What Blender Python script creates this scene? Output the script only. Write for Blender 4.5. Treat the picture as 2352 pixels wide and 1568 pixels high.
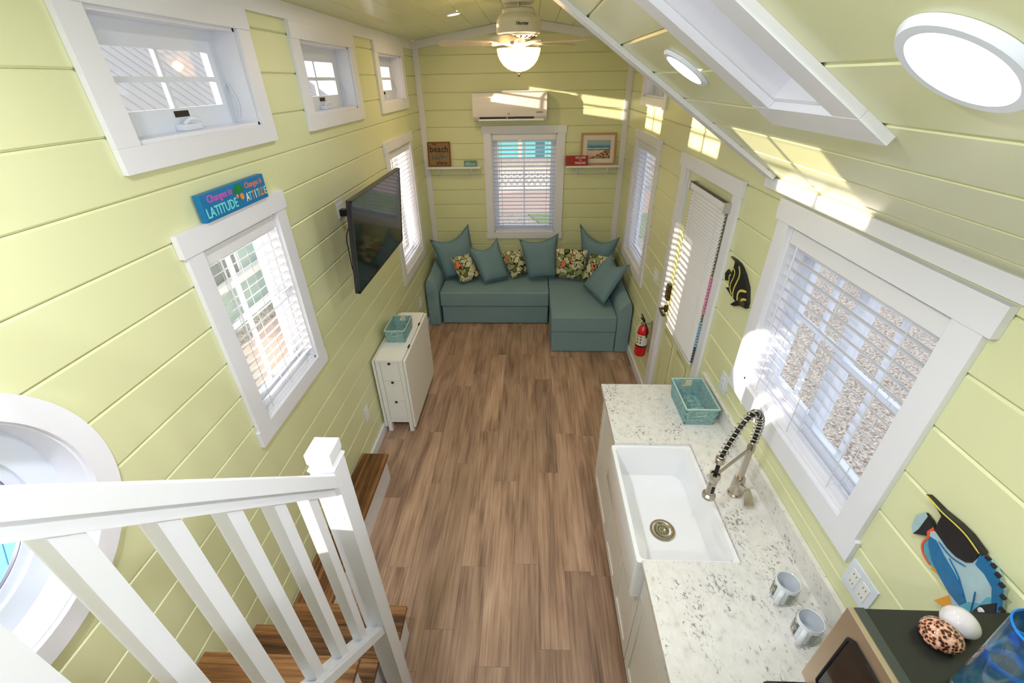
import bpy, bmesh, math, random
from mathutils import Vector, Matrix
random.seed(7)
R = math.radians
for o in list(bpy.data.objects): bpy.data.objects.remove(o)
sc = bpy.context.scene
C = sc.collection
# ------------------------------------------------------------------ camera
YAW, PITCH, ROLL, FPX = -0.046027, 0.543961, -0.018090, 997.747
CX, CZ, L, W = 1.25379, 2.613655, 5.48374, 2.35
def cam_basis():
    cy, sy, cp, sp = math.cos(YAW), math.sin(YAW), math.cos(PITCH), math.sin(PITCH)
    f = Vector((sy*cp, cy*cp, -sp)); r = Vector((cy, -sy, 0)); u = r.cross(f)
    cr, sr = math.cos(ROLL), math.sin(ROLL)
    return f, r*cr+u*sr, u*cr-r*sr
f_, r_, u_ = cam_basis()
cd = bpy.data.cameras.new('camera'); cam = bpy.data.objects.new('camera', cd); C.objects.link(cam)
cam.matrix_world = Matrix(((r_.x, u_.x, -f_.x, CX), (r_.y, u_.y, -f_.y, 0), (r_.z, u_.z, -f_.z, CZ), (0, 0, 0, 1)))
cd.sensor_width = 36; cd.sensor_fit = 'HORIZONTAL'; cd.lens = FPX/2352*36; cd.clip_start = .02; cd.clip_end = 300
sc.camera = cam
# ------------------------------------------------------------------ world, sun, exposure
wd = bpy.data.worlds.new('sky'); sc.world = wd; wd.use_nodes = True
wd.node_tree.nodes['Background'].inputs[0].default_value = (.86, .92, 1.0, 1)
wd.node_tree.nodes['Background'].inputs[1].default_value = 1.35
SUN_DIR = Vector((1, .5, -.14))
sl = bpy.data.lights.new('sun', 'SUN'); sl.energy = 9.5; sl.color = (1, .86, .66); sl.angle = R(.6)
so = bpy.data.objects.new('sun', sl); C.objects.link(so); so.location = (-8, -4, 6)
so.rotation_euler = SUN_DIR.to_track_quat('-Z', 'Y').to_euler()
sc.view_settings.view_transform = 'Standard'; sc.view_settings.look = 'None'
sc.view_settings.exposure = 0.13; sc.view_settings.gamma = 1; sc.view_settings.use_curve_mapping = False
COOL, WARM = (.90, .91, 1), (1, .72, .42)
# (x, y, z, radius, power, colour); the three in view, then four added out of view as fill light
DOWNLIGHTS = [(.640, 4.26, 3.04, .05, 6, WARM), (1.725, 1.575, None, .065, 4, COOL), (1.745, .60, None, .065, 7, COOL),
              (.62, .45, 3.04, .065, 17, COOL), (.62, -.75, 3.04, .065, 13, COOL), (1.745, -.75, None, .065, 11, COOL), (.64, 2.5, 3.04, .05, 4, COOL)]
FAN_POWER = 7

# ------------------------------------------------------------------ materials
MATS = {}
def lin(c):
    return tuple(((v/255)/12.92 if v/255 <= .04045 else ((v/255+.055)/1.055)**2.4) for v in c)
def mat(name, rgb, rough=.5, metal=0, spec=.5, bump=0, bscale=60, var=0, vscale=3, trans=0, emit=None, estr=0, coat=0, ior=1.45):
    m = bpy.data.materials.new(name); m.use_nodes = True; nt = m.node_tree; b = nt.nodes['Principled BSDF']
    col = (*lin(rgb), 1)
    b.inputs['Base Color'].default_value = col; b.inputs['Roughness'].default_value = rough
    b.inputs['Metallic'].default_value = metal; b.inputs['Specular IOR Level'].default_value = spec
    b.inputs['Transmission Weight'].default_value = trans; b.inputs['Coat Weight'].default_value = coat; b.inputs['IOR'].default_value = ior
    if emit: b.inputs['Emission Color'].default_value = (*lin(emit), 1); b.inputs['Emission Strength'].default_value = estr
    tc = nt.nodes.new('ShaderNodeTexCoord')
    n = nt.nodes.new('ShaderNodeTexNoise'); n.inputs['Scale'].default_value = vscale; n.inputs['Detail'].default_value = 3
    nt.links.new(tc.outputs['Object'], n.inputs['Vector'])
    if var:
        mx = nt.nodes.new('ShaderNodeMix'); mx.data_type = 'RGBA'; mx.inputs[6].default_value = col
        mx.inputs[7].default_value = (*[v*(1-var) for v in col[:3]], 1)
        nt.links.new(n.outputs['Fac'], mx.inputs[0]); nt.links.new(mx.outputs[2], b.inputs['Base Color'])
    if bump:
        n2 = nt.nodes.new('ShaderNodeTexNoise'); n2.inputs['Scale'].default_value = bscale; nt.links.new(tc.outputs['Object'], n2.inputs['Vector'])
        bp = nt.nodes.new('ShaderNodeBump'); bp.inputs['Strength'].default_value = bump; bp.inputs['Distance'].default_value = .002
        nt.links.new(n2.outputs['Fac'], bp.inputs['Height']); nt.links.new(bp.outputs['Normal'], b.inputs['Normal'])
    MATS[name] = m; return m
WALL = mat('yellow_green_paint', (227, 230, 183), .32, var=.04, bump=.12, bscale=9)
CEIL = mat('yellow_green_ceiling_paint', (227, 230, 183), .22, var=.04, bump=.1, bscale=9)
WHITE = mat('white_trim_paint', (236, 237, 245), .32, bump=.1, bscale=30)
WVIN = mat('white_vinyl', (226, 233, 246), .3, bump=.03)  # bluish tint paints the blue sky's light into the white
SLAT = mat('white_blind_slat', (236, 237, 242), .4, bump=.03)
CAB = mat('white_cabinet_lacquer', (240, 238, 232), .3, bump=.03)
PORC = mat('white_fireclay', (243, 245, 247), .12, coat=.4, bump=.02)
FURN = mat('white_furniture_foil', (240, 240, 238), .35, bump=.03)
GREYG = mat('dark_gap', (40, 40, 38), .8)
BLACK = mat('black_plastic', (18, 18, 20), .25, bump=.05, bscale=200)
BLACKM = mat('black_enamel', (40, 42, 38), .28, bump=.15, bscale=120, var=.1)
SCREEN = mat('tv_screen_glass', (14, 16, 16), .07, spec=.9)
STEEL = mat('brushed_nickel', (196, 186, 174), .25, metal=1, bump=.05, bscale=300)
CHAMP = mat('stainless_front', (205, 188, 165), .33, metal=.85, bump=.05, bscale=300)
CHROME = mat('chrome', (215, 212, 205), .12, metal=1)
BRASS = mat('antique_brass', (104, 84, 52), .35, metal=.9, bump=.2)
SOFA = mat('blue_green_sofa_cotton', (134, 163, 171), .9, bump=.5, bscale=420, var=.10, vscale=4, spec=.15)
CUSH = mat('blue_green_cushion_cotton', (124, 154, 164), .9, bump=.5, bscale=380, var=.12, vscale=6, spec=.15)
RED = mat('fire_extinguisher_red', (205, 12, 28), .22, coat=.5, bump=.02)
LABEL = mat('printed_label', (226, 222, 205), .5, bump=.03)
YEL = mat('yellow_print', (225, 200, 60), .5, bump=.03); GRN = mat('green_print', (60, 150, 70), .5, bump=.03)
BLUEP = mat('blue_sign_paint', (20, 128, 190), .45, var=.25, vscale=14, bump=.1)
PINKP = mat('pink_lettering', (214, 92, 196), .5, bump=.02); CYANP = mat('pale_cyan_lettering', (126, 226, 228), .5, bump=.02)
ORGP = mat('orange_paint', (240, 150, 40), .45, bump=.02); WHTP = mat('white_lettering', (240, 232, 226), .5, bump=.02)
SALM = mat('salmon_lettering', (226, 130, 112), .5, bump=.02); REDO = mat('red_orange_paint', (232, 88, 50), .45, bump=.02)
DGRN = mat('palm_green_paint', (20, 132, 60), .45, bump=.02)
SIGNW = mat('weathered_sign_wood', (170, 132, 92), .75, var=.4, vscale=18, bump=.4, bscale=60)
SIGNE = mat('sign_brown_edge', (128, 84, 42), .7, var=.2, bump=.2)
INK = mat('dark_lettering', (40, 34, 30), .6); TEALI = mat('teal_lettering', (58, 104, 96), .6)
REDS = mat('red_sign_paint', (168, 48, 42), .55, var=.15, vscale=12, bump=.1)
TEALS = mat('teal_sign_paint', (92, 150, 152), .55, var=.15, vscale=12, bump=.1)
PALEP = mat('pale_sign_print', (205, 222, 215), .55, bump=.02)
OAK = mat('light_oak_frame', (198, 150, 100), .5, var=.15, vscale=14, bump=.15)
MATB = mat('picture_mat_board', (228, 220, 214), .8, bump=.02)
FBLK = mat('fish_black', (34, 32, 36), .3, var=.3, vscale=60, bump=.2); FYEL = mat('fish_yellow', (222, 208, 90), .35, bump=.03)
FBRN = mat('fish_brown', (96, 72, 60), .35, var=.5, vscale=80, bump=.2)
FBLU = mat('fish_light_blue', (96, 182, 208), .25, var=.35, vscale=22, bump=.03); FDBL = mat('fish_blue', (28, 120, 178), .25, var=.4, vscale=50, bump=.03)
FPAL = mat('fish_pale_blue', (176, 206, 214), .25, var=.2, vscale=30, bump=.03)
FORG = mat('fish_orange', (240, 168, 40), .3, var=.15, vscale=40, bump=.03)
MUGW = mat('mug_glaze', (226, 232, 238), .12, coat=.3, bump=.01)
TAGM = mat('price_tag_paper', (216, 212, 180), .7, bump=.02)
CORDM = mat('black_cord', (26, 26, 26), .5, bump=.05)
HOSE = mat('black_rubber', (24, 22, 22), .5, bump=.05)
FANW = mat('fan_white_enamel', (226, 222, 212), .25, bump=.02); FANB = mat('fan_blade_underside', (228, 218, 198), .5, var=.1, vscale=12, bump=.1)
LADC = mat('blind_cord', (222, 222, 220), .7)
LAMPE = mat('downlight_lens', (255, 255, 255), .5, emit=(255, 252, 246), estr=6)
LAMPW = mat('warm_downlight_lens', (255, 240, 210), .5, emit=(255, 226, 170), estr=4)
PINKC = mat('pink_fringe', (238, 130, 178), .7, bump=.1); BLUC = mat('light_blue_fringe', (146, 190, 226), .7, bump=.1); DKC = mat('dark_fringe', (70, 76, 96), .7, bump=.1)
ROOFM = mat('grey_metal_roof', (186, 182, 182), .5, var=.1, bump=.1); TEALW = mat('teal_siding', (176, 204, 202), .7, var=.1, bump=.1)
AQUA = mat('aqua_siding', (96, 188, 204), .7, var=.1, bump=.1); PINKB = mat('pinkish_deck_wood', (214, 184, 172), .8, var=.2, vscale=6, bump=.2)
LAWN = mat('lawn_grass', (158, 176, 126), .9, var=.5, vscale=30, bump=.6)
BLUW = mat('pale_blue_painted_wood', (176, 204, 226), .6, bump=.1, var=.05)

def nodes(m):
    nt = m.node_tree; return nt, nt.nodes, nt.links, nt.nodes['Principled BSDF']
def ramp(N, pts, interp='LINEAR'):
    r = N.new('ShaderNodeValToRGB'); cr = r.color_ramp; cr.interpolation = interp
    while len(cr.elements) > 1: cr.elements.remove(cr.elements[0])
    cr.elements[0].position = pts[0][0]; cr.elements[0].color = (*lin(pts[0][1]), 1)
    for p, c in pts[1:]:
        e = cr.elements.new(p); e.color = (*lin(c), 1)
    return r
def glass_mat():
    m = bpy.data.materials.new('window_glass'); m.use_nodes = True; nt = m.node_tree; N, K = nt.nodes, nt.links
    N.remove(N['Principled BSDF']); out = N['Material Output']
    t = N.new('ShaderNodeBsdfTransparent'); g = N.new('ShaderNodeBsdfGlossy'); g.inputs['Roughness'].default_value = .02
    lw_ = N.new('ShaderNodeLayerWeight'); lw_.inputs['Blend'].default_value = .5; pw_ = N.new('ShaderNodeMath'); pw_.operation = 'POWER'; pw_.inputs[1].default_value = 5
    fr = N.new('ShaderNodeMath'); fr.operation = 'MULTIPLY_ADD'; fr.inputs[1].default_value = .8; fr.inputs[2].default_value = .03; mx = N.new('ShaderNodeMixShader')
    K.new(lw_.outputs['Facing'], pw_.inputs[0]); K.new(pw_.outputs[0], fr.inputs[0]); K.new(fr.outputs[0], mx.inputs[0]); K.new(t.outputs[0], mx.inputs[1]); K.new(g.outputs[0], mx.inputs[2]); K.new(mx.outputs[0], out.inputs[0])
    return m
GLASS = glass_mat()
def bowl_mat():
    m = bpy.data.materials.new('frosted_alabaster_glass'); m.use_nodes = True; nt = m.node_tree; N, K = nt.nodes, nt.links
    N.remove(N['Principled BSDF']); out = N['Material Output']
    t = N.new('ShaderNodeBsdfTranslucent'); t.inputs[0].default_value = (.72, .55, .32, 1)
    tr = N.new('ShaderNodeBsdfTransparent'); tr.inputs[0].default_value = (.9, .74, .5, 1)
    e = N.new('ShaderNodeEmission'); e.inputs[0].default_value = (1, .72, .38, 1); e.inputs[1].default_value = .12
    mx = N.new('ShaderNodeMixShader'); mx.inputs[0].default_value = .3; ad = N.new('ShaderNodeAddShader')
    K.new(t.outputs[0], mx.inputs[1]); K.new(tr.outputs[0], mx.inputs[2]); K.new(mx.outputs[0], ad.inputs[0]); K.new(e.outputs[0], ad.inputs[1]); K.new(ad.outputs[0], out.inputs[0])
    return m
BOWL = bowl_mat()
def wood_mat(name, cols, along='Y', rough=.45, gs=1.0, knots=True, per_obj=True, stretch=12):
    m = mat(name, (160, 120, 90), rough); nt, N, K, B = nodes(m)
    tc = N.new('ShaderNodeTexCoord'); oi = N.new('ShaderNodeObjectInfo')
    mp = N.new('ShaderNodeMapping'); s = [stretch*gs*6, stretch*gs*6, stretch*gs*6]; s['XYZ'.index(along)] = 2.2*gs
    mp.inputs['Scale'].default_value = s
    add = N.new('ShaderNodeVectorMath'); add.operation = 'ADD'; mul = N.new('ShaderNodeVectorMath'); mul.operation = 'SCALE'; mul.inputs['Scale'].default_value = 37.0
    cmb = N.new('ShaderNodeCombineXYZ')
    for i in range(3): K.new(oi.outputs['Random'], cmb.inputs[i])
    K.new(cmb.outputs[0], mul.inputs[0]); K.new(tc.outputs['Object'], add.inputs[0]); K.new(mul.outputs[0], add.inputs[1]); K.new(add.outputs[0], mp.inputs[0])
    n1 = N.new('ShaderNodeTexNoise'); n1.inputs['Scale'].default_value = 1; n1.inputs['Detail'].default_value = 7; n1.inputs['Roughness'].default_value = .68
    K.new(mp.outputs[0], n1.inputs['Vector'])
    mp2 = N.new('ShaderNodeMapping'); s2 = [9*gs]*3; s2['XYZ'.index(along)] = 1.6*gs; mp2.inputs['Scale'].default_value = s2; K.new(add.outputs[0], mp2.inputs[0])
    n2 = N.new('ShaderNodeTexNoise'); n2.inputs['Scale'].default_value = 1; n2.inputs['Detail'].default_value = 2; n2.inputs['Distortion'].default_value = .6; K.new(mp2.outputs[0], n2.inputs['Vector'])
    a = N.new('ShaderNodeMath'); a.operation = 'MULTIPLY_ADD'; a.inputs[1].default_value = .55; K.new(n1.outputs['Fac'], a.inputs[0])
    b2 = N.new('ShaderNodeMath'); b2.operation = 'MULTIPLY'; b2.inputs[1].default_value = .45; K.new(n2.outputs['Fac'], b2.inputs[0]); K.new(b2.outputs[0], a.inputs[2])
    rp = ramp(N, cols); K.new(a.outputs[0], rp.inputs[0])
    hs = N.new('ShaderNodeHueSaturation'); K.new(rp.outputs[0], hs.inputs['Color'])
    mr = N.new('ShaderNodeMapRange'); mr.inputs[3].default_value = .86 if per_obj else 1; mr.inputs[4].default_value = 1.12 if per_obj else 1; K.new(oi.outputs['Random'], mr.inputs[0]); K.new(mr.outputs[0], hs.inputs['Value'])
    K.new(hs.outputs[0], B.inputs['Base Color'])
    bp = N.new('ShaderNodeBump'); bp.inputs['Strength'].default_value = .12; bp.inputs['Distance'].default_value = .002; K.new(n1.outputs['Fac'], bp.inputs['Height']); K.new(bp.outputs['Normal'], B.inputs['Normal'])
    return m
FLOORW = wood_mat('grey_brown_vinyl_plank', [(.30, (104, 80, 66)), (.41, (144, 116, 97)), (.50, (172, 141, 118)), (.60, (190, 160, 136)), (.70, (206, 178, 154))])
TREADW = wood_mat('stained_pine_tread', [(.36, (44, 28, 14)), (.45, (98, 64, 32)), (.53, (140, 96, 54)), (.64, (172, 130, 84))], along='X', gs=.8)
BENCHW = wood_mat('stained_pine_bench_top', [(.36, (44, 28, 14)), (.45, (98, 64, 32)), (.53, (140, 96, 54)), (.64, (172, 130, 84))], along='Y', gs=.8)
def quartz():
    m = mat('white_speckled_quartz', (226, 224, 216), .2, coat=.2); nt, N, K, B = nodes(m)
    tc = N.new('ShaderNodeTexCoord')
    mp = N.new('ShaderNodeMapping'); mp.inputs['Scale'].default_value = (1, .72, 1); mp.inputs['Rotation'].default_value = (0, 0, R(28)); K.new(tc.outputs['Object'], mp.inputs[0])
    n1 = N.new('ShaderNodeTexNoise'); n1.inputs['Scale'].default_value = 88; n1.inputs['Detail'].default_value = 4; n1.inputs['Roughness'].default_value = .62; n1.inputs['Distortion'].default_value = .5
    n2 = N.new('ShaderNodeTexNoise'); n2.inputs['Scale'].default_value = 9; n2.inputs['Detail'].default_value = 4
    n3 = N.new('ShaderNodeTexNoise'); n3.inputs['Scale'].default_value = 30; n3.inputs['Detail'].default_value = 4
    for n_ in (n1, n2, n3): K.new(mp.outputs[0], n_.inputs['Vector'])
    ad = N.new('ShaderNodeMath'); ad.operation = 'MULTIPLY_ADD'; ad.inputs[1].default_value = .55; K.new(n2.outputs['Fac'], ad.inputs[0]); K.new(n1.outputs['Fac'], ad.inputs[2])
    rp = ramp(N, [(.50, (255, 255, 255)), (.885, (250, 250, 250)), (.945, (202, 203, 205)), (1.0, (158, 160, 166))]); K.new(ad.outputs[0], rp.inputs[0])
    r3 = ramp(N, [(.40, (236, 235, 230)), (.62, (228, 227, 222)), (.72, (206, 205, 202))]); K.new(n3.outputs['Fac'], r3.inputs[0])
    mx = N.new('ShaderNodeMix'); mx.data_type = 'RGBA'; mx.blend_type = 'MULTIPLY'; mx.inputs[0].default_value = 1
    K.new(r3.outputs[0], mx.inputs[6]); K.new(rp.outputs[0], mx.inputs[7]); K.new(mx.outputs[2], B.inputs['Base Color'])
    return m
QUARTZ = quartz()
def pebble():
    m = mat('pebble_gravel', (210, 196, 184), .9); nt, N, K, B = nodes(m)
    tc = N.new('ShaderNodeTexCoord'); v = N.new('ShaderNodeTexVoronoi'); v.inputs['Scale'].default_value = 48; K.new(tc.outputs['Object'], v.inputs['Vector'])
    sp = N.new('ShaderNodeSeparateColor'); K.new(v.outputs['Color'], sp.inputs[0])
    rp = ramp(N, [(0, (140, 122, 112)), (.3, (182, 166, 154)), (.6, (206, 192, 180)), (1, (226, 218, 208))]); K.new(sp.outputs[0], rp.inputs[0])
    mx = N.new('ShaderNodeMix'); mx.data_type = 'RGBA'; mx.blend_type = 'MULTIPLY'; mx.inputs[0].default_value = .8
    r2 = ramp(N, [(0, (255, 255, 255)), (.6, (240, 240, 240)), (1, (160, 154, 150))]); K.new(v.outputs['Distance'], r2.inputs[0])
    K.new(rp.outputs[0], mx.inputs[6]); K.new(r2.outputs[0], mx.inputs[7]); K.new(mx.outputs[2], B.inputs['Base Color']); return m
PEB = pebble()
def leafy():
    m = mat('tropical_leaf_print', (90, 110, 70), .9, spec=.15); nt, N, K, B = nodes(m)
    tc = N.new('ShaderNodeTexCoord'); oi = N.new('ShaderNodeObjectInfo'); nz = N.new('ShaderNodeTexNoise'); nz.inputs['Scale'].default_value = 9
    K.new(tc.outputs['Object'], nz.inputs['Vector'])
    mxv = N.new('ShaderNodeMix'); mxv.data_type = 'VECTOR'; mxv.inputs[0].default_value = .13; K.new(tc.outputs['Object'], mxv.inputs[4]); K.new(nz.outputs['Color'], mxv.inputs[5])
    v = N.new('ShaderNodeTexVoronoi'); v.inputs['Scale'].default_value = 17; K.new(mxv.outputs[1], v.inputs['Vector'])
    v2 = N.new('ShaderNodeTexVoronoi'); v2.inputs['Scale'].default_value = 17; v2.feature = 'DISTANCE_TO_EDGE'; K.new(mxv.outputs[1], v2.inputs['Vector'])
    sp = N.new('ShaderNodeSeparateColor'); K.new(v.outputs['Color'], sp.inputs[0])
    rp = ramp(N, [(0, (96, 108, 58)), (.14, (216, 214, 172)), (.40, (158, 170, 122)), (.56, (232, 226, 190)), (.84, (238, 140, 106)), (.91, (104, 116, 64))], 'CONSTANT'); K.new(sp.outputs[0], rp.inputs[0])
    lt = N.new('ShaderNodeMath'); lt.operation = 'GREATER_THAN'; lt.inputs[1].default_value = .045; K.new(v2.outputs['Distance'], lt.inputs[0])
    mx = N.new('ShaderNodeMix'); mx.data_type = 'RGBA'; mx.inputs[6].default_value = (*lin((48, 54, 26)), 1); K.new(lt.outputs[0], mx.inputs[0]); K.new(rp.outputs[0], mx.inputs[7]); K.new(mx.outputs[2], B.inputs['Base Color'])
    return m
LEAF = leafy()
def spotted():
    m = mat('tiger_cowrie', (214, 170, 140), .08, coat=.6); nt, N, K, B = nodes(m)
    tc = N.new('ShaderNodeTexCoord'); v = N.new('ShaderNodeTexVoronoi'); v.inputs['Scale'].default_value = 150; v.inputs['Randomness'].default_value = .9; K.new(tc.outputs['Object'], v.inputs['Vector'])
    rp = ramp(N, [(0, (34, 20, 24)), (.40, (60, 34, 32)), (.52, (190, 126, 92)), (.8, (226, 186, 160))]); K.new(v.outputs['Distance'], rp.inputs[0]); K.new(rp.outputs[0], B.inputs['Base Color']); return m
COWRIE = spotted()
COWR2 = mat('white_cowrie', (226, 222, 224), .06, coat=.6, var=.15, vscale=90)
def blue_glass():
    m = mat('blue_art_glass', (40, 150, 226), .03, trans=.93, ior=1.35, coat=.3); nt, N, K, B = nodes(m)
    tc = N.new('ShaderNodeTexCoord'); n = N.new('ShaderNodeTexNoise'); n.inputs['Scale'].default_value = 9; n.inputs['Distortion'].default_value = 2; K.new(tc.outputs['Object'], n.inputs['Vector'])
    rp = ramp(N, [(.36, (110, 170, 250)), (.5, (150, 222, 252)), (.62, (226, 248, 254))]); K.new(n.outputs['Fac'], rp.inputs[0]); K.new(rp.outputs[0], B.inputs['Base Color']); return m
BGLASS = blue_glass()
BLUER = mat('cobalt_glass_trail', (30, 140, 235), .08, trans=.3, coat=.4)
def woven():
    m = mat('teal_woven_strap', (112, 160, 162), .8); nt, N, K, B = nodes(m)
    tc = N.new('ShaderNodeTexCoord'); n = N.new('ShaderNodeTexNoise'); n.inputs['Scale'].default_value = 60; mp = N.new('ShaderNodeMapping'); mp.inputs['Scale'].default_value = (1, 1, 6)
    K.new(tc.outputs['Object'], mp.inputs[0]); K.new(mp.outputs[0], n.inputs['Vector'])
    rp = ramp(N, [(.3, (96, 140, 144)), (.5, (138, 176, 176)), (.7, (176, 208, 202))]); K.new(n.outputs['Fac'], rp.inputs[0]); K.new(rp.outputs[0], B.inputs['Base Color'])
    bp = N.new('ShaderNodeBump'); bp.inputs['Strength'].default_value = .6; bp.inputs['Distance'].default_value = .003; K.new(n.outputs['Fac'], bp.inputs['Height']); K.new(bp.outputs['Normal'], B.inputs['Normal']); return m
WOVEN = woven()
RIMC = mat('pale_teal_binding', (176, 206, 200), .7, bump=.1)
def mugprint():
    m = mat('mug_printed_band', (140, 150, 140), .15, coat=.3); nt, N, K, B = nodes(m)
    tc = N.new('ShaderNodeTexCoord'); w = N.new('ShaderNodeTexWave'); w.inputs['Scale'].default_value = 40; w.inputs['Distortion'].default_value = 7; w.inputs['Detail'].default_value = 2; K.new(tc.outputs['Object'], w.inputs['Vector'])
    rp = ramp(N, [(0, (70, 88, 92)), (.4, (120, 140, 128)), (.6, (206, 168, 140)), (.8, (214, 206, 184)), (1, (96, 140, 150))]); K.new(w.outputs['Fac'], rp.inputs[0]); K.new(rp.outputs[0], B.inputs['Base Color']); return m
MUGP = mugprint()
def beach():   # flat print: sky, sea, surf, sand, dune grass, by the print's own height
    m = mat('beach_photo_print', (200, 200, 200), .4); nt, N, K, B = nodes(m)
    tc = N.new('ShaderNodeTexCoord'); sp = N.new('ShaderNodeSeparateXYZ'); K.new(tc.outputs['Generated'], sp.inputs[0])
    n = N.new('ShaderNodeTexNoise'); n.inputs['Scale'].default_value = 7; K.new(tc.outputs['Generated'], n.inputs['Vector'])
    a = N.new('ShaderNodeMath'); a.operation = 'MULTIPLY_ADD'; a.inputs[1].default_value = .10; K.new(n.outputs['Fac'], a.inputs[0]); K.new(sp.outputs['Z'], a.inputs[2])
    rp = ramp(N, [(0, (120, 96, 44)), (.12, (206, 168, 132)), (.30, (222, 190, 170)), (.48, (216, 196, 188)), (.52, (60, 92, 104)), (.56, (150, 176, 186)), (.62, (196, 204, 208)), (.66, (36, 76, 98)), (.71, (70, 150, 190)), (.85, (150, 178, 182)), (1, (160, 176, 172))]); K.new(a.outputs[0], rp.inputs[0])
    # dune: right-hand lower area
    ad = N.new('ShaderNodeMath'); ad.operation = 'MULTIPLY_ADD'; ad.inputs[1].default_value = .62; ad.inputs[2].default_value = -.06; K.new(sp.outputs['X'], ad.inputs[0])
    n3 = N.new('ShaderNodeTexNoise'); n3.inputs['Scale'].default_value = 12; K.new(tc.outputs['Generated'], n3.inputs['Vector'])
    s2 = N.new('ShaderNodeMath'); s2.operation = 'SUBTRACT'; K.new(ad.outputs[0], s2.inputs[0]); K.new(sp.outputs['Z'], s2.inputs[1])
    s3 = N.new('ShaderNodeMath'); s3.operation = 'GREATER_THAN'; s3.inputs[1].default_value = 0.0; K.new(s2.outputs[0], s3.inputs[0])
    s4 = N.new('ShaderNodeMath'); s4.operation = 'GREATER_THAN'; s4.inputs[1].default_value = .47; K.new(n3.outputs['Fac'], s4.inputs[0])
    s5 = N.new('ShaderNodeMath'); s5.operation = 'MULTIPLY'; K.new(s3.outputs[0], s5.inputs[0]); K.new(s4.outputs[0], s5.inputs[1])
    mx = N.new('ShaderNodeMix'); mx.data_type = 'RGBA'; mx.inputs[7].default_value = (*lin((110, 78, 24)), 1); K.new(s5.outputs[0], mx.inputs[0]); K.new(rp.outputs[0], mx.inputs[6]); K.new(mx.outputs[2], B.inputs['Base Color']); return m
BEACH = beach()

# ------------------------------------------------------------------ mesh helpers
class MB:
    def __init__(s): s.v = []; s.f = []
    def quadbox(s, p):                      # 8 points: bottom 4 ccw, top 4 ccw
        b = len(s.v); s.v += [tuple(q) for q in p]
        for q in ((0, 3, 2, 1), (4, 5, 6, 7), (0, 1, 5, 4), (1, 2, 6, 5), (2, 3, 7, 6), (3, 0, 4, 7)): s.f.append(tuple(b+i for i in q))
        return s
    def box(s, x0, x1, y0, y1, z0, z1):
        return s.quadbox([(x0, y0, z0), (x1, y0, z0), (x1, y1, z0), (x0, y1, z0), (x0, y0, z1), (x1, y0, z1), (x1, y1, z1), (x0, y1, z1)])
    def prism(s, pts, vec):                 # polygon loop (3d) extruded along vec
        b = len(s.v); n = len(pts); vec = Vector(vec)
        s.v += [tuple(Vector(p)) for p in pts]+[tuple(Vector(p)+vec) for p in pts]
        s.f.append(tuple(b+i for i in range(n-1, -1, -1))); s.f.append(tuple(b+n+i for i in range(n)))
        for i in range(n): j = (i+1) % n; s.f.append((b+i, b+j, b+n+j, b+n+i))
        return s
    def loft(s, rings, closed=True, caps=True):
        b = len(s.v); n = len(rings[0])
        for r in rings: s.v += [tuple(p) for p in r]
        for k in range(len(rings)-1):
            for i in range(n if closed else n-1):
                j = (i+1) % n; s.f.append((b+k*n+i, b+k*n+j, b+(k+1)*n+j, b+(k+1)*n+i))
        if caps: s.f.append(tuple(b+i for i in range(n-1, -1, -1))); s.f.append(tuple(b+(len(rings)-1)*n+i for i in range(n)))
        return s
    def lathe(s, prof, cx=0, cy=0, cz=0, n=32, M=None, caps=True):   # prof [(r,z)]
        rings = []
        for r, z in prof:
            ring = [Vector((r*math.cos(2*math.pi*i/n), r*math.sin(2*math.pi*i/n), z)) for i in range(n)]
            if M: ring = [M @ p for p in ring]
            rings.append([p+Vector((cx, cy, cz)) for p in ring])
        return s.loft(rings, True, caps)
    def cyl(s, p0, p1, r0, r1=None, n=16):
        return s.tube([p0, p1], [r0, r0 if r1 is None else r1], n)
    def tube(s, pts, rad, n=8, caps=True):
        pts = [Vector(p) for p in pts]; rad = rad if isinstance(rad, (list, tuple)) else [rad]*len(pts)
        rings = []; nrm = None
        for i, p in enumerate(pts):
            t = (pts[min(i+1, len(pts)-1)]-pts[max(i-1, 0)]).normalized()
            if nrm is None: nrm = t.orthogonal().normalized()
            else:
                nrm = nrm-t*nrm.dot(t); nrm = nrm.normalized() if nrm.length > 1e-6 else t.orthogonal().normalized()
            bn = t.cross(nrm)
            rings.append([p+(nrm*math.cos(2*math.pi*k/n)+bn*math.sin(2*math.pi*k/n))*rad[i] for k in range(n)])
        return s.loft(rings, True, caps)
WLOC = {}
def finish(name, mb, m, parent=None, smooth=False, bevel=0, recalc=True, segs=2):
    me = bpy.data.meshes.new(name)
    if parent is not None: off = WLOC[parent.name]
    else:
        xs, ys, zs = zip(*mb.v); off = Vector(((min(xs)+max(xs))/2, (min(ys)+max(ys))/2, min(zs)))
    me.from_pydata([tuple(Vector(p)-off) for p in mb.v], [], mb.f)
    if recalc or bevel:
        bm = bmesh.new(); bm.from_mesh(me)
        if bevel:
            bmesh.ops.remove_doubles(bm, verts=bm.verts, dist=1e-6)
            bmesh.ops.bevel(bm, geom=[e for e in bm.edges if len(e.link_faces) == 2 and e.calc_face_angle(0) > .5], offset=bevel, segments=segs, profile=.7, affect='EDGES', clamp_overlap=True)
        bmesh.ops.recalc_face_normals(bm, faces=bm.faces); bm.to_mesh(me); bm.free()
    if smooth:
        me.polygons.foreach_set('use_smooth', [True]*len(me.polygons)); me.set_sharp_from_angle(angle=R(38))
    if m is not None: me.materials.append(m)
    o = bpy.data.objects.new(name, me); C.objects.link(o)
    if parent is not None: o.parent = parent
    else: o.location = off
    WLOC[o.name] = off.copy()
    return o
def part(name, mb, m, parent, **k): return finish(name, mb, m, parent, **k)
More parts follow.
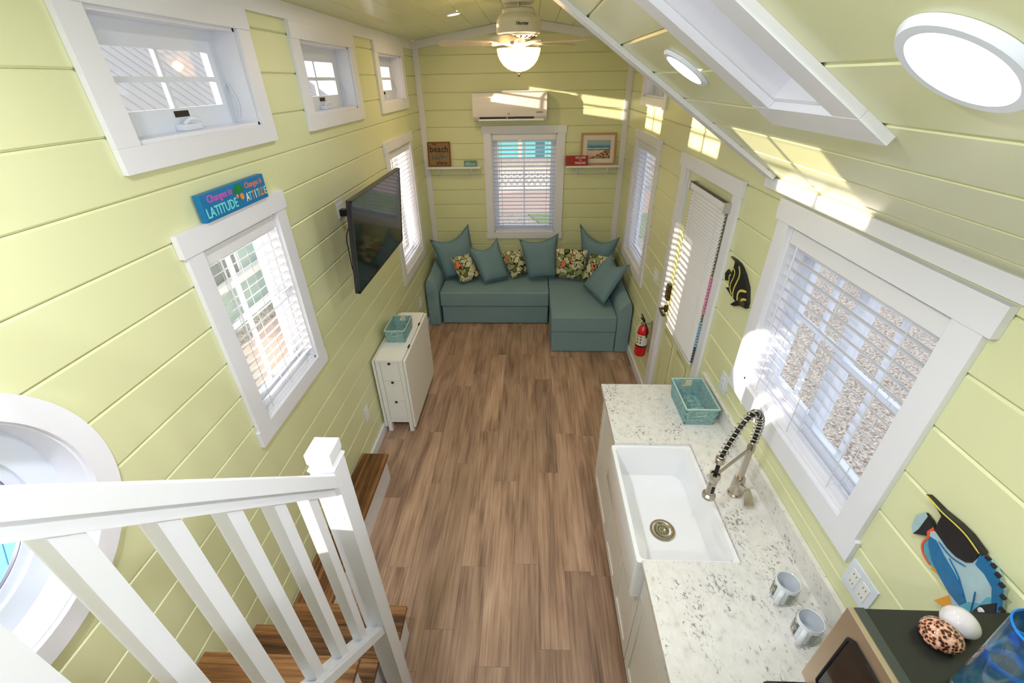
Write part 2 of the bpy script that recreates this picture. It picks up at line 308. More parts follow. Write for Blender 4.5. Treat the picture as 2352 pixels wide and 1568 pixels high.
def thing(name, label, cat, loc, group=None):
    o = bpy.data.objects.new(name, None); C.objects.link(o); o.location = loc; o.empty_display_size = .05
    WLOC[o.name] = Vector(loc); return tag(o, label, cat, group)
def tag(o, label=None, cat=None, group=None):
    if label: o['label'] = label
    if cat: o['category'] = cat
    if group: o['group'] = group
    return o
def struct(o, label=None, cat=None):
    o['kind'] = 'structure'
    return tag(o, label, cat)
def snode(name, loc, label, cat='wall'):
    o = bpy.data.objects.new(name, None); C.objects.link(o); o.location = loc; o.empty_display_size = .05; WLOC[o.name] = Vector(loc)
    return struct(o, label, cat)
def copy_at(src, parent, loc, name=None):
    o = src.copy(); C.objects.link(o); o.parent = parent; o.location = loc
    if parent is not None: WLOC[o.name] = WLOC[parent.name]+Vector(loc)
    return o
def text(name, body, size, m, parent, origin, ux, uy, align='CENTER', depth=.0012, sx=1.0, bold=.012):
    cu = bpy.data.curves.new(name, 'FONT'); cu.body = body; cu.size = size; cu.extrude = depth/2; cu.align_x = align; cu.align_y = 'CENTER'; cu.resolution_u = 2; cu.offset = size*bold
    t = bpy.data.objects.new(name, cu); C.objects.link(t); bpy.context.view_layer.update()
    me = bpy.data.meshes.new_from_object(t); bpy.data.objects.remove(t)
    ux = Vector(ux).normalized(); uy = Vector(uy).normalized(); uz = ux.cross(uy)
    Mx = Matrix(((ux.x*sx, uy.x, uz.x, origin[0]), (ux.y*sx, uy.y, uz.y, origin[1]), (ux.z*sx, uy.z, uz.z, origin[2]), (0, 0, 0, 1)))
    me.transform(Matrix.Translation(-WLOC[parent.name]) @ Mx); me.materials.clear(); me.materials.append(m)
    o = bpy.data.objects.new(name, me); C.objects.link(o); o.parent = parent; WLOC[o.name] = WLOC[parent.name].copy(); return o
def smooth_path(pts, n=8):
    pts = [Vector(p) for p in pts]; out = []
    for i in range(len(pts)-1):
        p0, p1, p2, p3 = pts[max(i-1, 0)], pts[i], pts[i+1], pts[min(i+2, len(pts)-1)]
        for k in range(n):
            t = k/n; out.append(.5*((2*p1)+(-p0+p2)*t+(2*p0-5*p1+4*p2-p3)*t*t+(-p0+3*p1-3*p2+p3)*t**3))
    out.append(pts[-1]); return out

# ------------------------------------------------------------------ planked surfaces with openings
# frame: P(u, v, d): u along the plank, v across, d depth outwards from the room
def subtract(u0, u1, v0, v1, holes):
    """cells (ua, ub, va, vb) of the rectangle not covered by holes"""
    us = sorted({u0, u1, *[max(u0, min(u1, h[0])) for h in holes], *[max(u0, min(u1, h[1])) for h in holes]})
    out = []
    for a, b in zip(us, us[1:]):
        if b-a < 1e-5: continue
        m_ = (a+b)/2; hv = sorted((max(v0, h[2]), min(v1, h[3])) for h in holes if h[0] < m_ < h[1] and h[3] > v0 and h[2] < v1)
        c = v0
        for p, q in hv:
            if p > c+1e-5: out.append((a, b, c, p))
            c = max(c, q)
        if c < v1-1e-5: out.append((a, b, c, v1))
    mg = []
    for cell in out:
        for i, q in enumerate(mg):
            if abs(q[1]-cell[0]) < 1e-6 and abs(q[2]-cell[2]) < 1e-6 and abs(q[3]-cell[3]) < 1e-6: mg[i] = (q[0], cell[1], q[2], q[3]); break
        else: mg.append(cell)
    return mg
GAP, CH, TH = .0014, .006, .012
def plank_row(P, u0, u1, v0, v1, holes):
    mb = MB(); a, b = v0+GAP/2, v1-GAP/2
    for (ua, ub, va, vb) in subtract(u0, u1, a, b, holes):
        lo = CH if abs(va-a) < 1e-5 else 0; hi = CH if abs(vb-b) < 1e-5 else 0
        prof = [(va, TH), (vb, TH)]
        prof += [(vb, CH), (vb-hi, 0)] if hi else [(vb, 0)]
        prof += [(va+lo, 0), (va, CH)] if lo else [(va, 0)]
        mb.prism([P(ua, v, d) for v, d in prof], Vector(P(ub, 0, 0))-Vector(P(ua, 0, 0)))
    return mb
def slab(P, u0, u1, v0, v1, holes, d0, d1):
    mb = MB()
    for (ua, ub, va, vb) in subtract(u0, u1, v0, v1, holes):
        p = [P(ua, va, d0), P(ub, va, d0), P(ub, va, d1), P(ua, va, d1), P(ua, vb, d0), P(ub, vb, d0), P(ub, vb, d1), P(ua, vb, d1)]
        mb.quadbox(p)
    return mb
PITCH_P = .172877
def planked(wall, P, u0, u1, v0, v1, z0, holes, m=WALL, pitch=PITCH_P, name='plank', lim=None):
    k = math.floor((v0-z0)/pitch)
    while z0+k*pitch < v1:
        a, b = max(v0, z0+k*pitch), min(v1, z0+(k+1)*pitch)
        if b-a > .01:
            ua, ub = (lim(a, b) if lim else (u0, u1))
            mb = plank_row(P, ua, ub, a, b, holes)
            if mb.v: part(name, mb, m, wall)
        k += 1

YR = -2.0                                    # rear end of the loft
# openings (clear), (y0,y1,z0,z1)
UPZ = (2.45, 2.812)
UPL = [(.13, .87), (1.46, 2.20), (2.775, 3.53), (4.17, 4.905)]
LOWA = (1.54, 2.095, 1.235, 2.075); LOWB = (4.07, 4.845, .93, 2.08)
RC = (.500, 1.719); RR = .322
def circ_holes(cy, cz, r, n=22):
    out = []
    for i in range(n):
        a, b = cy-r+2*r*i/n, cy-r+2*r*(i+1)/n; m_ = max(abs(a-cy), abs(b-cy)) if False else abs((a+b)/2-cy); h = math.sqrt(max(r*r-m_*m_, 0)); out.append((a, b, cz-h, cz+h))
    return out
HL = [(a, b, *UPZ) for a, b in UPL]+[LOWA, LOWB]+circ_holes(*RC, RR+.012)
RBIG = (1.02, 1.84, 1.29, 2.075); RLOW = (4.05, 4.87, .93, 2.08); RUP = (4.08, 4.83, *UPZ); DOOR = (2.42, 3.23, -.02, 2.08)
HR = [RBIG, RLOW, RUP, DOOR]
BACK = (.80, 1.565, .935, 2.078)
EAVE = 2.965; RX = W/2; SL = .152; RIDGE = EAVE+SL*RX
YN = 2.13                                     # far edge of the steep ceiling
def zfar(x): return EAVE+SL*(x if x < RX else W-x)
NZ0, NS = 2.232+.669*2.327, .669
def znear(x): return NZ0-NS*x
# walls --------------------------------------------------------------------
PL = lambda u, v, d: (-d, u, v)
PR = lambda u, v, d: (W+d, u, v)
PB = lambda u, v, d: (u, L+d, v)
PQ = lambda u, v, d: (u, YR-d, v)
wl = snode('wall_left', (0, 1.7, 0), 'left wall of horizontal yellow-green planks with four high windows')
part('wall_core', slab(PL, YR, L, -.1, EAVE, HL, TH, .125), WALL, wl)
planked(wl, PL, YR, L, 0, EAVE, 2.6538, HL)
wr = snode('wall_right', (W, 1.7, 0), 'right wall of yellow-green planks with kitchen window and door')
part('wall_core', slab(PR, YR, L, -.1, EAVE, HR, TH, .125), WALL, wr)
planked(wr, PR, YR, YN, 0, znear(W)+.01, 2.6538, HR); planked(wr, PR, YN, L, 0, EAVE, 2.6538, HR)
wb = snode('wall_back', (W/2, L, 0), 'far end wall of yellow-green planks behind the sofa')
mbk = slab(PB, -.125, W+.125, -.1, EAVE, [BACK], TH, .125); mbk.prism([(-.125, L+TH, EAVE), (W+.125, L+TH, EAVE), (RX, L+TH, RIDGE+.03)], (0, .113, 0)); part('wall_core', mbk, WALL, wb)
def glim(a, b):
    if b <= EAVE: return (0, W)
    t = max(0, min(1, (b-EAVE)/(RIDGE-EAVE))); return (t*RX, W-t*RX)
planked(wb, PB, 0, W, 0, RIDGE, 2.8387, [BACK], lim=glim)
wq = snode('wall_rear', (W/2, YR, 0), 'rear end wall behind the camera')
mbk = slab(PQ, -.125, W+.125, -.1, EAVE, [], TH, .125); mbk.prism([(-.125, YR-TH, EAVE), (W+.125, YR-TH, EAVE), (RX, YR-TH, RIDGE+.03)], (0, -.113, 0)); part('wall_core', mbk, WALL, wq)
planked(wq, PQ, 0, W, 0, RIDGE, 2.8387, [], lim=glim)
# vertical closure above the steep ceiling's far edge (right half)
mg = MB(); xi = (NZ0-RIDGE-SL*RX)/(NS-SL) if False else .93
pts = [(.93, YN, znear(.93))]+[(RX, YN, RIDGE), (W+.1, YN, EAVE-.0), (W+.1, YN, znear(W+.1))]
mg.prism([(p[0], YN-.02, p[2]) for p in pts], (0, .015, 0)); struct(finish('wall_upper_return', mg, WALL), 'short yellow-green wall above edge of steep ceiling', 'wall')
# ceiling --------------------------------------------------------------------
ce = snode('ceiling', (W/2, 1.7, 3.0), 'plank ceiling, shallow gable on the far part and steep slope over the kitchen', 'ceiling')
cl_ = math.cos(math.atan(SL)); sl_ = math.sin(math.atan(SL)); cn = math.cos(math.atan(NS)); sn = math.sin(math.atan(NS))
PCL = lambda u, v, d: (RX-v*cl_-d*sl_, u, RIDGE-v*sl_+d*cl_)         # v measured down from the ridge
PCR = lambda u, v, d: (RX+v*cl_+d*sl_, u, RIDGE-v*sl_+d*cl_)
X0N = .93
PCN = lambda u, v, d: (X0N+v*cn+d*sn, u, znear(X0N)-v*sn+d*cn)
vmax = RX/cl_+.02
part('ceiling_core', slab(PCL, YR, L, 0, vmax, [], TH, .08), CEIL, ce); part('ceiling_core', slab(PCR, YN-.02, L, 0, vmax, [], TH, .08), CEIL, ce)
vo = (RX-.85)/cl_
planked(ce, PCL, YR, L, 0, vmax, vo, [], m=CEIL, pitch=.174); planked(ce, PCR, YN-.02, L, 0, vmax, vo, [], m=CEIL, pitch=.174)
def vn(x): return (x-X0N)/cn
SKY = (.955, 1.215, vn(1.30), vn(1.840))     # skylight clear opening (y0,y1,v0,v1)
part('ceiling_core', slab(PCN, YR, YN, -.04, vn(W)+.03, [SKY], TH, .10), CEIL, ce)
planked(ce, PCN, YR, YN, -.04, vn(W)+.03, vn(1.603)-10*.1642, [SKY], m=CEIL, pitch=.1642)
# skylight: shaft, trim, added closing panel
sk = snode('skylight', (1.6, 1.16, 2.75), 'narrow white-trimmed skylight cut through the steep ceiling', 'window')
y0, y1, v0, v1 = SKY
ms = MB()
for a, b, c_, d_ in ((y0+.0005, y0+.012, v0+.0005, v1-.0005), (y1-.012, y1-.0005, v0+.0005, v1-.0005), (y0+.0125, y1-.0125, v0+.0005, v0+.012), (y0+.0125, y1-.0125, v1-.012, v1-.0005)):
    ms.quadbox([PCN(a, c_, -.0), PCN(b, c_, -.0), PCN(b, c_, .22), PCN(a, c_, .22), PCN(a, d_, 0), PCN(b, d_, 0), PCN(b, d_, .22), PCN(a, d_, .22)])
part('shaft', ms, WHITE, sk)
def slopeboard(a, b, c_, d_, t=.02, nm='trim_board', par=sk):
    part(nm, MB().quadbox([PCN(a, c_, -t), PCN(b, c_, -t), PCN(b, c_, 0), PCN(a, c_, 0), PCN(a, d_, -t), PCN(b, d_, -t), PCN(b, d_, 0), PCN(a, d_, 0)]), WHITE, par, bevel=.001)
slopeboard(y0-.08, y0, v0-.09, v1, .018); slopeboard(y1, y1+.09, v0-.09, v1, .018); slopeboard(y0-.08, y1+.09, v1+.0005, v1+.078, .0185); slopeboard(y0, y1, v0-.085, v0, .018)
part('closing_panel', MB().quadbox([PCN(y0, v0, .13), PCN(y1, v0, .13), PCN(y1, v0, .133), PCN(y0, v0, .133), PCN(y0, v1, .13), PCN(y1, v1, .13), PCN(y1, v1, .133), PCN(y0, v1, .133)]), SLAT, sk)  # white panel added to close the shaft and keep the opening pale
# trims ----------------------------------------------------------------------
TN = [0]
def trim(mb, label, bevel=.0015, name=None):
    TN[0] += 1; return struct(finish(name or 'trim_%d' % TN[0], mb, WHITE, bevel=bevel), label, 'trim')
trim(MB().quadbox([PCN(YN-.09, -.02, -.018), PCN(YN+.004, -.02, -.018), PCN(YN+.004, -.02, 0), PCN(YN-.09, -.02, 0), PCN(YN-.09, vn(W-.02), -.018), PCN(YN+.004, vn(W-.02), -.018), PCN(YN+.004, vn(W-.02), 0), PCN(YN-.09, vn(W-.02), 0)]), 'sloping white board along the far edge of the steep ceiling')
trim(MB().box(.0005, .019, YR, L-.001, 2.888, 2.962), 'long white board along the top of the left wall')
trim(MB().box(W-.0195, W-.0005, YR, 2.128, 2.172, 2.222), 'white board under the steep ceiling above the kitchen window')
trim(MB().box(W-.019, W-.0005, YN+.002, L-.001, 2.888, 2.962), 'white board along the top of the right wall past the dormer')
for x0, x1, lb in ((.001, .066, 'white corner board where left wall meets far wall'), (W-.066, W-.001, 'white corner board where right wall meets far wall')):
    trim(MB().box(x0, x1, L-.019, L-.0005, .09, EAVE-.006), lb)
for s in (0, 1):
    m_ = MB(); p = [(.0, EAVE-.075), (.0, EAVE-.004), (RX, RIDGE-.004), (RX, RIDGE-.078)]
    if s: p = [(W-a, b) for a, b in p]
    m_.prism([(a, L-.0185, b) for a, b in p], (0, .018, 0)); trim(m_, 'white gable board on the %s half of the far wall under the ceiling' % ('right' if s else 'left'), bevel=0)
def bboard(name, mb, lab): struct(finish(name, mb, WHITE, bevel=.001), lab, 'baseboard')
bboard('baseboard_left', MB().box(.0005, .015, YR, L, .001, .085), 'white baseboard along the left wall')
bboard('baseboard_right', MB().box(W-.015, W-.0005, 3.345, L, .001, .085), 'white baseboard along the right wall beyond the door')
bboard('baseboard_back', MB().box(.015, W-.015, L-.015, L-.0005, .001, .085), 'white baseboard along the far wall')
# floor ------------------------------------------------------------------------
fl = struct(finish('floor', MB().box(-.1, W+.1, YR-.1, L+.1, -.15, -.006), GREYG), 'grey-brown wood-look plank floor', 'floor')
pw = .1605; xs = 1.0-7*pw; i = 0
while xs < W:
    y = YR-random.random()*1.2
    while y < L:
        y2 = y+1.22; a, b, c_, d_ = max(xs, 0), min(xs+pw, W), max(y, YR), min(y2, L)
        if d_-c_ > .02 and b-a > .01 and d_ > -.6: part('plank', MB().box(a+.0004, b-.0004, c_+.0005, d_-.0005, -.006, 0), FLOORW, fl)
        y = y2
    xs += pw
# planks share the parent's frame; the material takes its offset from each plank's own random value

# ------------------------------------------------------------------ windows
WN = [0]
def wbox(P, u0, u1, v0, v1, d0, d1):
    a, b = P(u0, v0, d0), P(u1, v1, d1)
    return (min(a[0], b[0]), max(a[0], b[0]), min(a[1], b[1]), max(a[1], b[1]), min(a[2], b[2]), max(a[2], b[2]))
def window(P, op, label, cas=.088, head=.085, sill=.085, horn=.015, awning=False, vm=1, hm=0, depth=.10, slider=False, fw=.05, crank=True, top_to=None):
    u0, u1, v0, v1 = op; WN[0] += 1
    w = snode('window_%d' % WN[0], P((u0+u1)/2, v0, .05), label, 'window')
    t = .019
    ht = top_to if top_to else v1+head
    for nm, a, b, c_, d_ in (('side_casing', u0-cas, u0, v0, v1), ('side_casing', u1, u1+cas, v0, v1),
                            ('head_casing', u0-cas-horn, u1+cas+horn, v1, ht), ('bottom_casing', u0-cas-horn*.6, u1+cas+horn*.6, v0-sill, v0)):
        tt = t+(.004 if nm == 'head_casing' else 0)
        part(nm, MB().box(*wbox(P, a, b, c_, d_, -tt, -.0005)), WHITE, w, bevel=.0012)
    mj = MB(); e = .012
    for a, b, c_, d_ in ((u0, u0+e, v0, v1), (u1-e, u1, v0, v1), (u0, u1, v1-e, v1), (u0, u1, v0, v0+e)): mj.box(*wbox(P, a, b, c_, d_, -.001, .135))
    part('jamb', mj, WHITE, w)
    a0, a1, b0, b1 = u0+e, u1-e, v0+e, v1-e
    if slider:
        um = (a0+a1)/2; sashes = [(a0, um+.02, depth-.028), (um-.02, a1, depth)]
    else: sashes = [(a0, a1, depth-.015)]
    for (s0, s1, dd) in sashes:
        mf = MB()
        for q in ((s0, s0+fw, b0, b1), (s1-fw, s1, b0, b1), (s0+fw, s1-fw, b1-fw, b1), (s0+fw, s1-fw, b0, b0+fw)): mf.box(*wbox(P, *q, dd, dd+.028))
        sf = part('sash', mf, WVIN, w)
        part('pane', MB().box(*wbox(P, s0+fw*.9, s1-fw*.9, b0+fw*.9, b1-fw*.9, dd+.012, dd+.016)), GLASS, sf)
        mm = MB()
        for k in range(vm): c_ = s0+fw+(s1-s0-2*fw)*(k+1)/(vm+1); mm.box(*wbox(P, c_-.009, c_+.009, b0+fw, b1-fw, dd+.006, dd+.022))
        for k in range(hm): c_ = b0+fw+(b1-b0-2*fw)*(k+1)/(hm+1); mm.box(*wbox(P, s0+fw, s1-fw, c_-.009, c_+.009, dd+.005, dd+.023))
        if vm or hm: part('muntin', mm, WVIN, sf)
    if awning:
        uc = (u0+u1)/2
        c1 = P(uc-.045, b0+.002, depth-.02); mk = MB().box(*wbox(P, uc-.05, uc+.05, b0, b0+.022, depth-.055, depth-.015)); ck = part('crank_handle', mk, WVIN, w, bevel=.006)
        part('crank_lever', MB().tube(smooth_path([P(uc-.03, b0+.022, depth-.04), P(uc, b0+.038, depth-.05), P(uc+.05, b0+.030, depth-.055)], 4), .006), WVIN, ck, smooth=True)
        part('sticker', MB().box(*wbox(P, uc-.03, uc+.05, b0+fw*.60, b0+fw*.88, depth-.0165, depth-.015)), INK, w)
        part('hinge_arm', MB().tube(smooth_path([P(u1-.016, b0+.02, depth-.03), P(u1-.02, b0+.08, depth-.045), P(u1-.018, b0+.15, depth-.02)], 4), .004), WVIN, w, smooth=True)
    return w
nm4 = ['nearest, mostly out of frame at left edge', 'largest, above the blue sign', 'middle one above the television', 'smallest and farthest, near the corner']
for k, (a, b) in enumerate(UPL):
    window(PL, (a, b, *UPZ), 'high awning window on left wall, '+nm4[k], horn=0, awning=True, hm=1, sill=.075, head=.076, depth=.105, cas=.095 if k else .10, fw=.075 if k else .06)
def blindwin(P, op, lab, blab, grp=None, **kw):
    return window(P, op, lab, **kw)
wA = window(PL, LOWA, 'tall left wall window below the blue sign, beside the stair', vm=1, hm=1, depth=.105, fw=.04)
wB = window(PL, LOWB, 'tall left wall window behind the television', vm=1, hm=0, depth=.105)
wC = window(PB, BACK, 'window in the middle of the far wall above the sofa', vm=1, hm=0, depth=.10, fw=.055, sill=.08, head=.08)
wD = window(PR, RLOW, 'tall right wall window beyond the door beside the sofa', vm=1, hm=0, depth=.105)
wE = window(PR, RBIG, 'wide sliding kitchen window above the sink', vm=1, hm=1, depth=.105, slider=True, cas=.09, sill=.10, horn=.02)
wF = window(PR, RUP, 'high awning window on right wall near far corner', horn=0, awning=True, hm=1, sill=.075, head=.076, depth=.105, fw=.075)
# round window
WN[0] += 1
rw = snode('window_%d' % WN[0], (-.05, RC[0], RC[1]-RR), 'round white porthole window low on the left wall behind the stair rail', 'window')
def ring(mb, r0, r1, x0, x1, n=72):
    pr = [(r0, x0), (r1, x0), (r1, x1), (r0, x1), (r0, x0)]
    rings = [[(x, RC[0]+r*math.cos(2*math.pi*i/n), RC[1]+r*math.sin(2*math.pi*i/n)) for i in range(n)] for r, x in pr]
    return mb.loft(rings, True, False)
part('round_casing', ring(MB(), RR, .388, .0005, .019), WHITE, rw, smooth=True)
part('round_jamb', ring(MB(), RR-.006, RR+.008, -.135, .004), WHITE, rw, smooth=True)
part('round_frame', ring(ring(MB(), RR-.075, RR-.005, -.125, -.085), RR-.10, RR-.06, -.115, -.098), WVIN, rw, smooth=True)
part('gasket', ring(MB(), RR-.102, RR-.099, -.112, -.102), mat('grey_gasket', (96, 104, 132), .5), rw, smooth=True)
part('pane', MB().lathe([(RR-.10, 0), (RR-.10, .004)], n=48, M=Matrix.Rotation(R(90), 3, 'Y'), cx=-.108, cy=RC[0], cz=RC[1]), GLASS, rw)

# ------------------------------------------------------------------ blinds
def blind(P, op, label, pitch=.0435, tilt=38, dep=.028, sw=.05, cat='blind', wand=True, z_stop=None, sgn=1, cords=2):
    u0, u1, v0, v1 = op; u0 += .016; u1 -= .016; v1 -= .014
    base = P((u0+u1)/2, v0, dep); t = thing('window_blind', label, cat, base)
    part('valance', MB().box(*wbox(P, u0, u1, v1-.058, v1, -.002, .012)), SLAT, t, bevel=.004)
    part('headrail', MB().box(*wbox(P, u0+.004, u1-.004, v1-.05, v1-.004, .014, .05)), SLAT, t)
    zb = (v0+.02) if z_stop is None else z_stop
    zt = v1-.075; n = int((zt-zb-.02)/pitch)
    ca, sa = math.cos(R(tilt)), math.sin(R(tilt)); n_ = Vector(P(0, 0, 1))-Vector(P(0, 0, 0))     # outward
    uu = Vector(P(1, 0, 0))-Vector(P(0, 0, 0)); first = None
    mb = MB(); prof = []
    for k in range(5):
        s = -1+k/2; q = s*sw/2; cam_ = .0025*(1-s*s); prof.append((q*ca+cam_*sa*0, -q*sa+cam_))
    lo = [(d, z) for d, z in prof]; hi = [(d, z+.0022) for d, z in prof][::-1]
    c0 = uu*(-(u1-u0)/2)
    mb.prism([tuple(c0+n_*d+Vector((0, 0, z))) for d, z in lo+hi], uu*(u1-u0))
    for k in range(n+1):
        z = zt-k*pitch
        loc = Vector(P((u0+u1)/2, z, dep))-WLOC[t.name]
        if first is None:
            WLOC['_o'] = Vector((0, 0, 0))
            me = bpy.data.meshes.new('slat'); me.from_pydata([tuple(v) for v in mb.v], [], mb.f); me.materials.append(SLAT)
            first = bpy.data.objects.new('slat', me); C.objects.link(first); first.parent = t; first.location = loc; WLOC[first.name] = WLOC[t.name]+loc
        else: copy_at(first, t, loc)
    zl = zt-(n+1)*pitch
    part('bottom_rail', MB().box(*wbox(P, u0, u1, zl-.008, zl+.010, dep-.024, dep+.024)), SLAT, t, bevel=.003)
    for s in range(cords):
        uc = u0+(u1-u0)*(.13+.74*s/(max(cords-1, 1)))
        mc = MB()
        for dd in (-.024, .024): mc.box(*wbox(P, uc-.0015, uc+.0015, zl, v1-.05, dep+dd-.0008, dep+dd+.0008))
        part('ladder_cord', mc, LADC, t)
    if wand: 
        uw = u0+.07 if sgn > 0 else u1-.07
        part('tilt_wand', MB().cyl(P(uw, v1-.05, -.006), P(uw, v1-.05-.5*(v1-v0), -.008), .004, n=8), SLAT, t, smooth=True)
    return t
blind(PL, LOWA, 'white slatted blind in the tall window below the blue sign', tilt=29, cords=3)
blind(PL, LOWB, 'white slatted blind in the tall window behind the television', tilt=47, pitch=.042)
blind(PB, BACK, 'white slatted blind over the far wall window above the sofa', tilt=28, pitch=.0455, cords=2)
blind(PR, RLOW, 'white slatted blind in the right wall window beside the sofa', tilt=44, pitch=.042, sgn=-1)
blind(PR, RBIG, 'white slatted blind over the wide kitchen window', tilt=46, pitch=.046, cords=3, sgn=-1)

# ------------------------------------------------------------------ door
dr = snode('door_1', (W, 2.825, 0), 'yellow-green entry door in a white frame on the right wall', 'door')
for nm, a, b, c_, d_, t_ in (('side_casing', 2.335, 2.42, .001, 2.07, .019), ('side_casing', 3.23, 3.335, .001, 2.07, .019), ('head_casing', 2.325, 3.375, 2.07, 2.152, .024)):
    part(nm, MB().box(W-t_, W-.0005, a, b, c_, d_), WHITE, dr, bevel=.0012)
mj = MB().box(W-.001, W+.12, 2.42, 2.436, 0, 2.08).box(W-.001, W+.12, 3.214, 3.23, 0, 2.08).box(W-.001, W+.12, 2.42, 3.23, 2.066, 2.08)
part('jamb', mj, WHITE, dr)
ds = part('door_leaf', MB().box(W+.012, W+.052, 2.438, 3.212, .006, 2.064), WALL, dr)
def raised(a, b, c_, d_):
    mo = MB(); w_ = .022
    for q in ((a, a+w_, c_, d_), (b-w_, b, c_, d_), (a+w_, b-w_, c_, c_+w_), (a+w_, b-w_, d_-w_, d_)):
        mo.box(W+.004, W+.013, *q)
    part('panel_moulding', mo, WALL, ds, bevel=.003)
    part('raised_panel', MB().box(W+.006, W+.013, a+.05, b-.05, c_+.05, d_-.05), WALL, ds, bevel=.004)
raised(2.86, 3.12, .12, .86); raised(2.53, 2.79, .12, .86)
mo = MB()
for q in ((2.52, 2.55, .96, 1.98), (3.08, 3.11, .96, 1.98), (2.55, 3.08, 1.95, 1.98), (2.55, 3.08, .96, .99)): mo.box(W-.002, W+.013, *q)
part('lite_frame', mo, WALL, ds, bevel=.003)
part('pane', MB().box(W+.010, W+.013, 2.55, 3.08, .99, 1.95), GLASS, ds)
kp = part('keypad_lock', MB().box(W-.022, W+.012, 3.125, 3.185, 1.10, 1.23), BRASS, ds, bevel=.01)
mk = MB()
for r in range(5):
    for cc in range(2): mk.cyl((W-.026, 3.143+.024*cc, 1.125+.022*r), (W-.02, 3.143+.024*cc, 1.125+.022*r), .007, n=10)
part('keypad_buttons', mk, CHROME, kp)
hd = part('lever_handle', MB().cyl((W+.012, 3.155, 1.02), (W-.012, 3.155, 1.02), .030, n=24).cyl((W-.012, 3.155, 1.02), (W-.055, 3.155, 1.02), .011, n=12), BRASS, ds, smooth=True)
part('lever', MB().tube(smooth_path([(W-.05, 3.155, 1.02), (W-.055, 3.11, 1.022), (W-.052, 3.06, 1.012), (W-.046, 3.04, 1.02)], 5), [.010]*16, 10), BRASS, hd, smooth=True)
# mini blind on the door
db = thing('door_blind', 'white closed mini blind hanging over the glass of the entry door', 'blind', (W-.02, 2.70, 1.0))
part('headrail', MB().box(W-.05, W-.012, 2.42, 2.99, 1.985, 2.02), SLAT, db, bevel=.002)
part('headrail_slot', MB().box(W-.046, W-.018, 2.43, 2.98, 2.0201, 2.0215), BLACK, db)
part('end_bracket', MB().box(W-.056, W-.0005, 2.400, 2.419, 1.972, 2.028), CHROME, db, bevel=.002); part('end_bracket', MB().box(W-.056, W-.0005, 2.991, 3.01, 1.972, 2.028), CHROME, db, bevel=.002)
mbs = MB(); tl = 56; ca, sa = math.cos(R(tl)), math.sin(R(tl)); pr = [(-.0125*ca, -.0125*sa), (-.0012, .0008), (.0125*ca, .0125*sa), (.0125*ca+.0006, .0125*sa-.0005), (-.0004, .0), (-.0125*ca+.0006, -.0125*sa-.0005)]
mbs.prism([(d, -.28, z) for d, z in pr], (0, .56, 0))
me = bpy.data.meshes.new('slat'); me.from_pydata(mbs.v, [], mbs.f); me.materials.append(SLAT); ns = 47
for k in range(ns):
    o = bpy.data.objects.new('slat', me); C.objects.link(o); o.parent = db; o.location = (-.011, .005, .965-k*.0208)
part('bottom_rail', MB().box(W-.042, W-.026, 2.425, 2.985, .972, .984), SLAT, db, bevel=.002)
for yy in (2.50, 2.90):
    part('ladder_cord', MB().box(W-.0445, W-.0438, yy, yy+.002, .98, 1.99), LADC, db)
for z0, z1, m_ in ((1.36, 1.60, PINKC), (1.12, 1.30, BLUC), (1.0, 1.12, DKC)):
    mt = MB(); z = z0
    while z < z1: mt.box(W-.036, W-.024, 2.411, 2.420, z, z+.011); z += .0208
    part('coloured_slat_ends', mt, m_, db)

# ------------------------------------------------------------------ ceiling lights
def downlight(x, y, z, r, pw, colr, lab):
    steep = z is None
    if steep: z = znear(x); nrm = Vector((-sn, 0, -cn))
    else: z = zfar(x); nrm = Vector((sl_, 0, -cl_)) if x < RX else Vector((-sl_, 0, -cl_))
    q = nrm.to_track_quat('Z', 'Y').to_matrix()
    t = thing('ceiling_light', lab, 'light', (x, y, z)); rb = r*1.28
    part('trim_ring', MB().lathe([(r, .002), (r, .010), (rb-.006, .010), (rb, .002), (rb, .0005), (r, .0005), (r, .002)], n=48, M=q, cx=x, cy=y, cz=z, caps=False), WVIN, t, smooth=True)
    part('lens', MB().lathe([(0.0001, .0075), (r, .0075), (r, .004), (.0001, .004)], n=40, M=q, cx=x, cy=y, cz=z, caps=False), LAMPW if colr is WARM else LAMPE, t)
    ld = bpy.data.lights.new('lamp', 'AREA'); ld.shape = 'DISK'; ld.size = r*1.9; ld.energy = pw; ld.color = colr
    lo = bpy.data.objects.new('lamp', ld); C.objects.link(lo); lo.parent = t; lo.rotation_euler = nrm.to_track_quat('-Z', 'Y').to_euler(); lo.location = nrm*.012
labs = ['small warm recessed light in the far ceiling left of the fan', 'white recessed light in the steep ceiling beyond the skylight', 'large white recessed light in the steep ceiling at top right corner',
        'added unseen fill light in the left ceiling slope beside the camera', 'added unseen fill light in the left ceiling slope over the loft', 'added unseen fill light in the steep ceiling over the loft', 'added unseen fill light in the left ceiling slope between loft and fan']
for d, lb in zip(DOWNLIGHTS, labs): downlight(*d, lb)

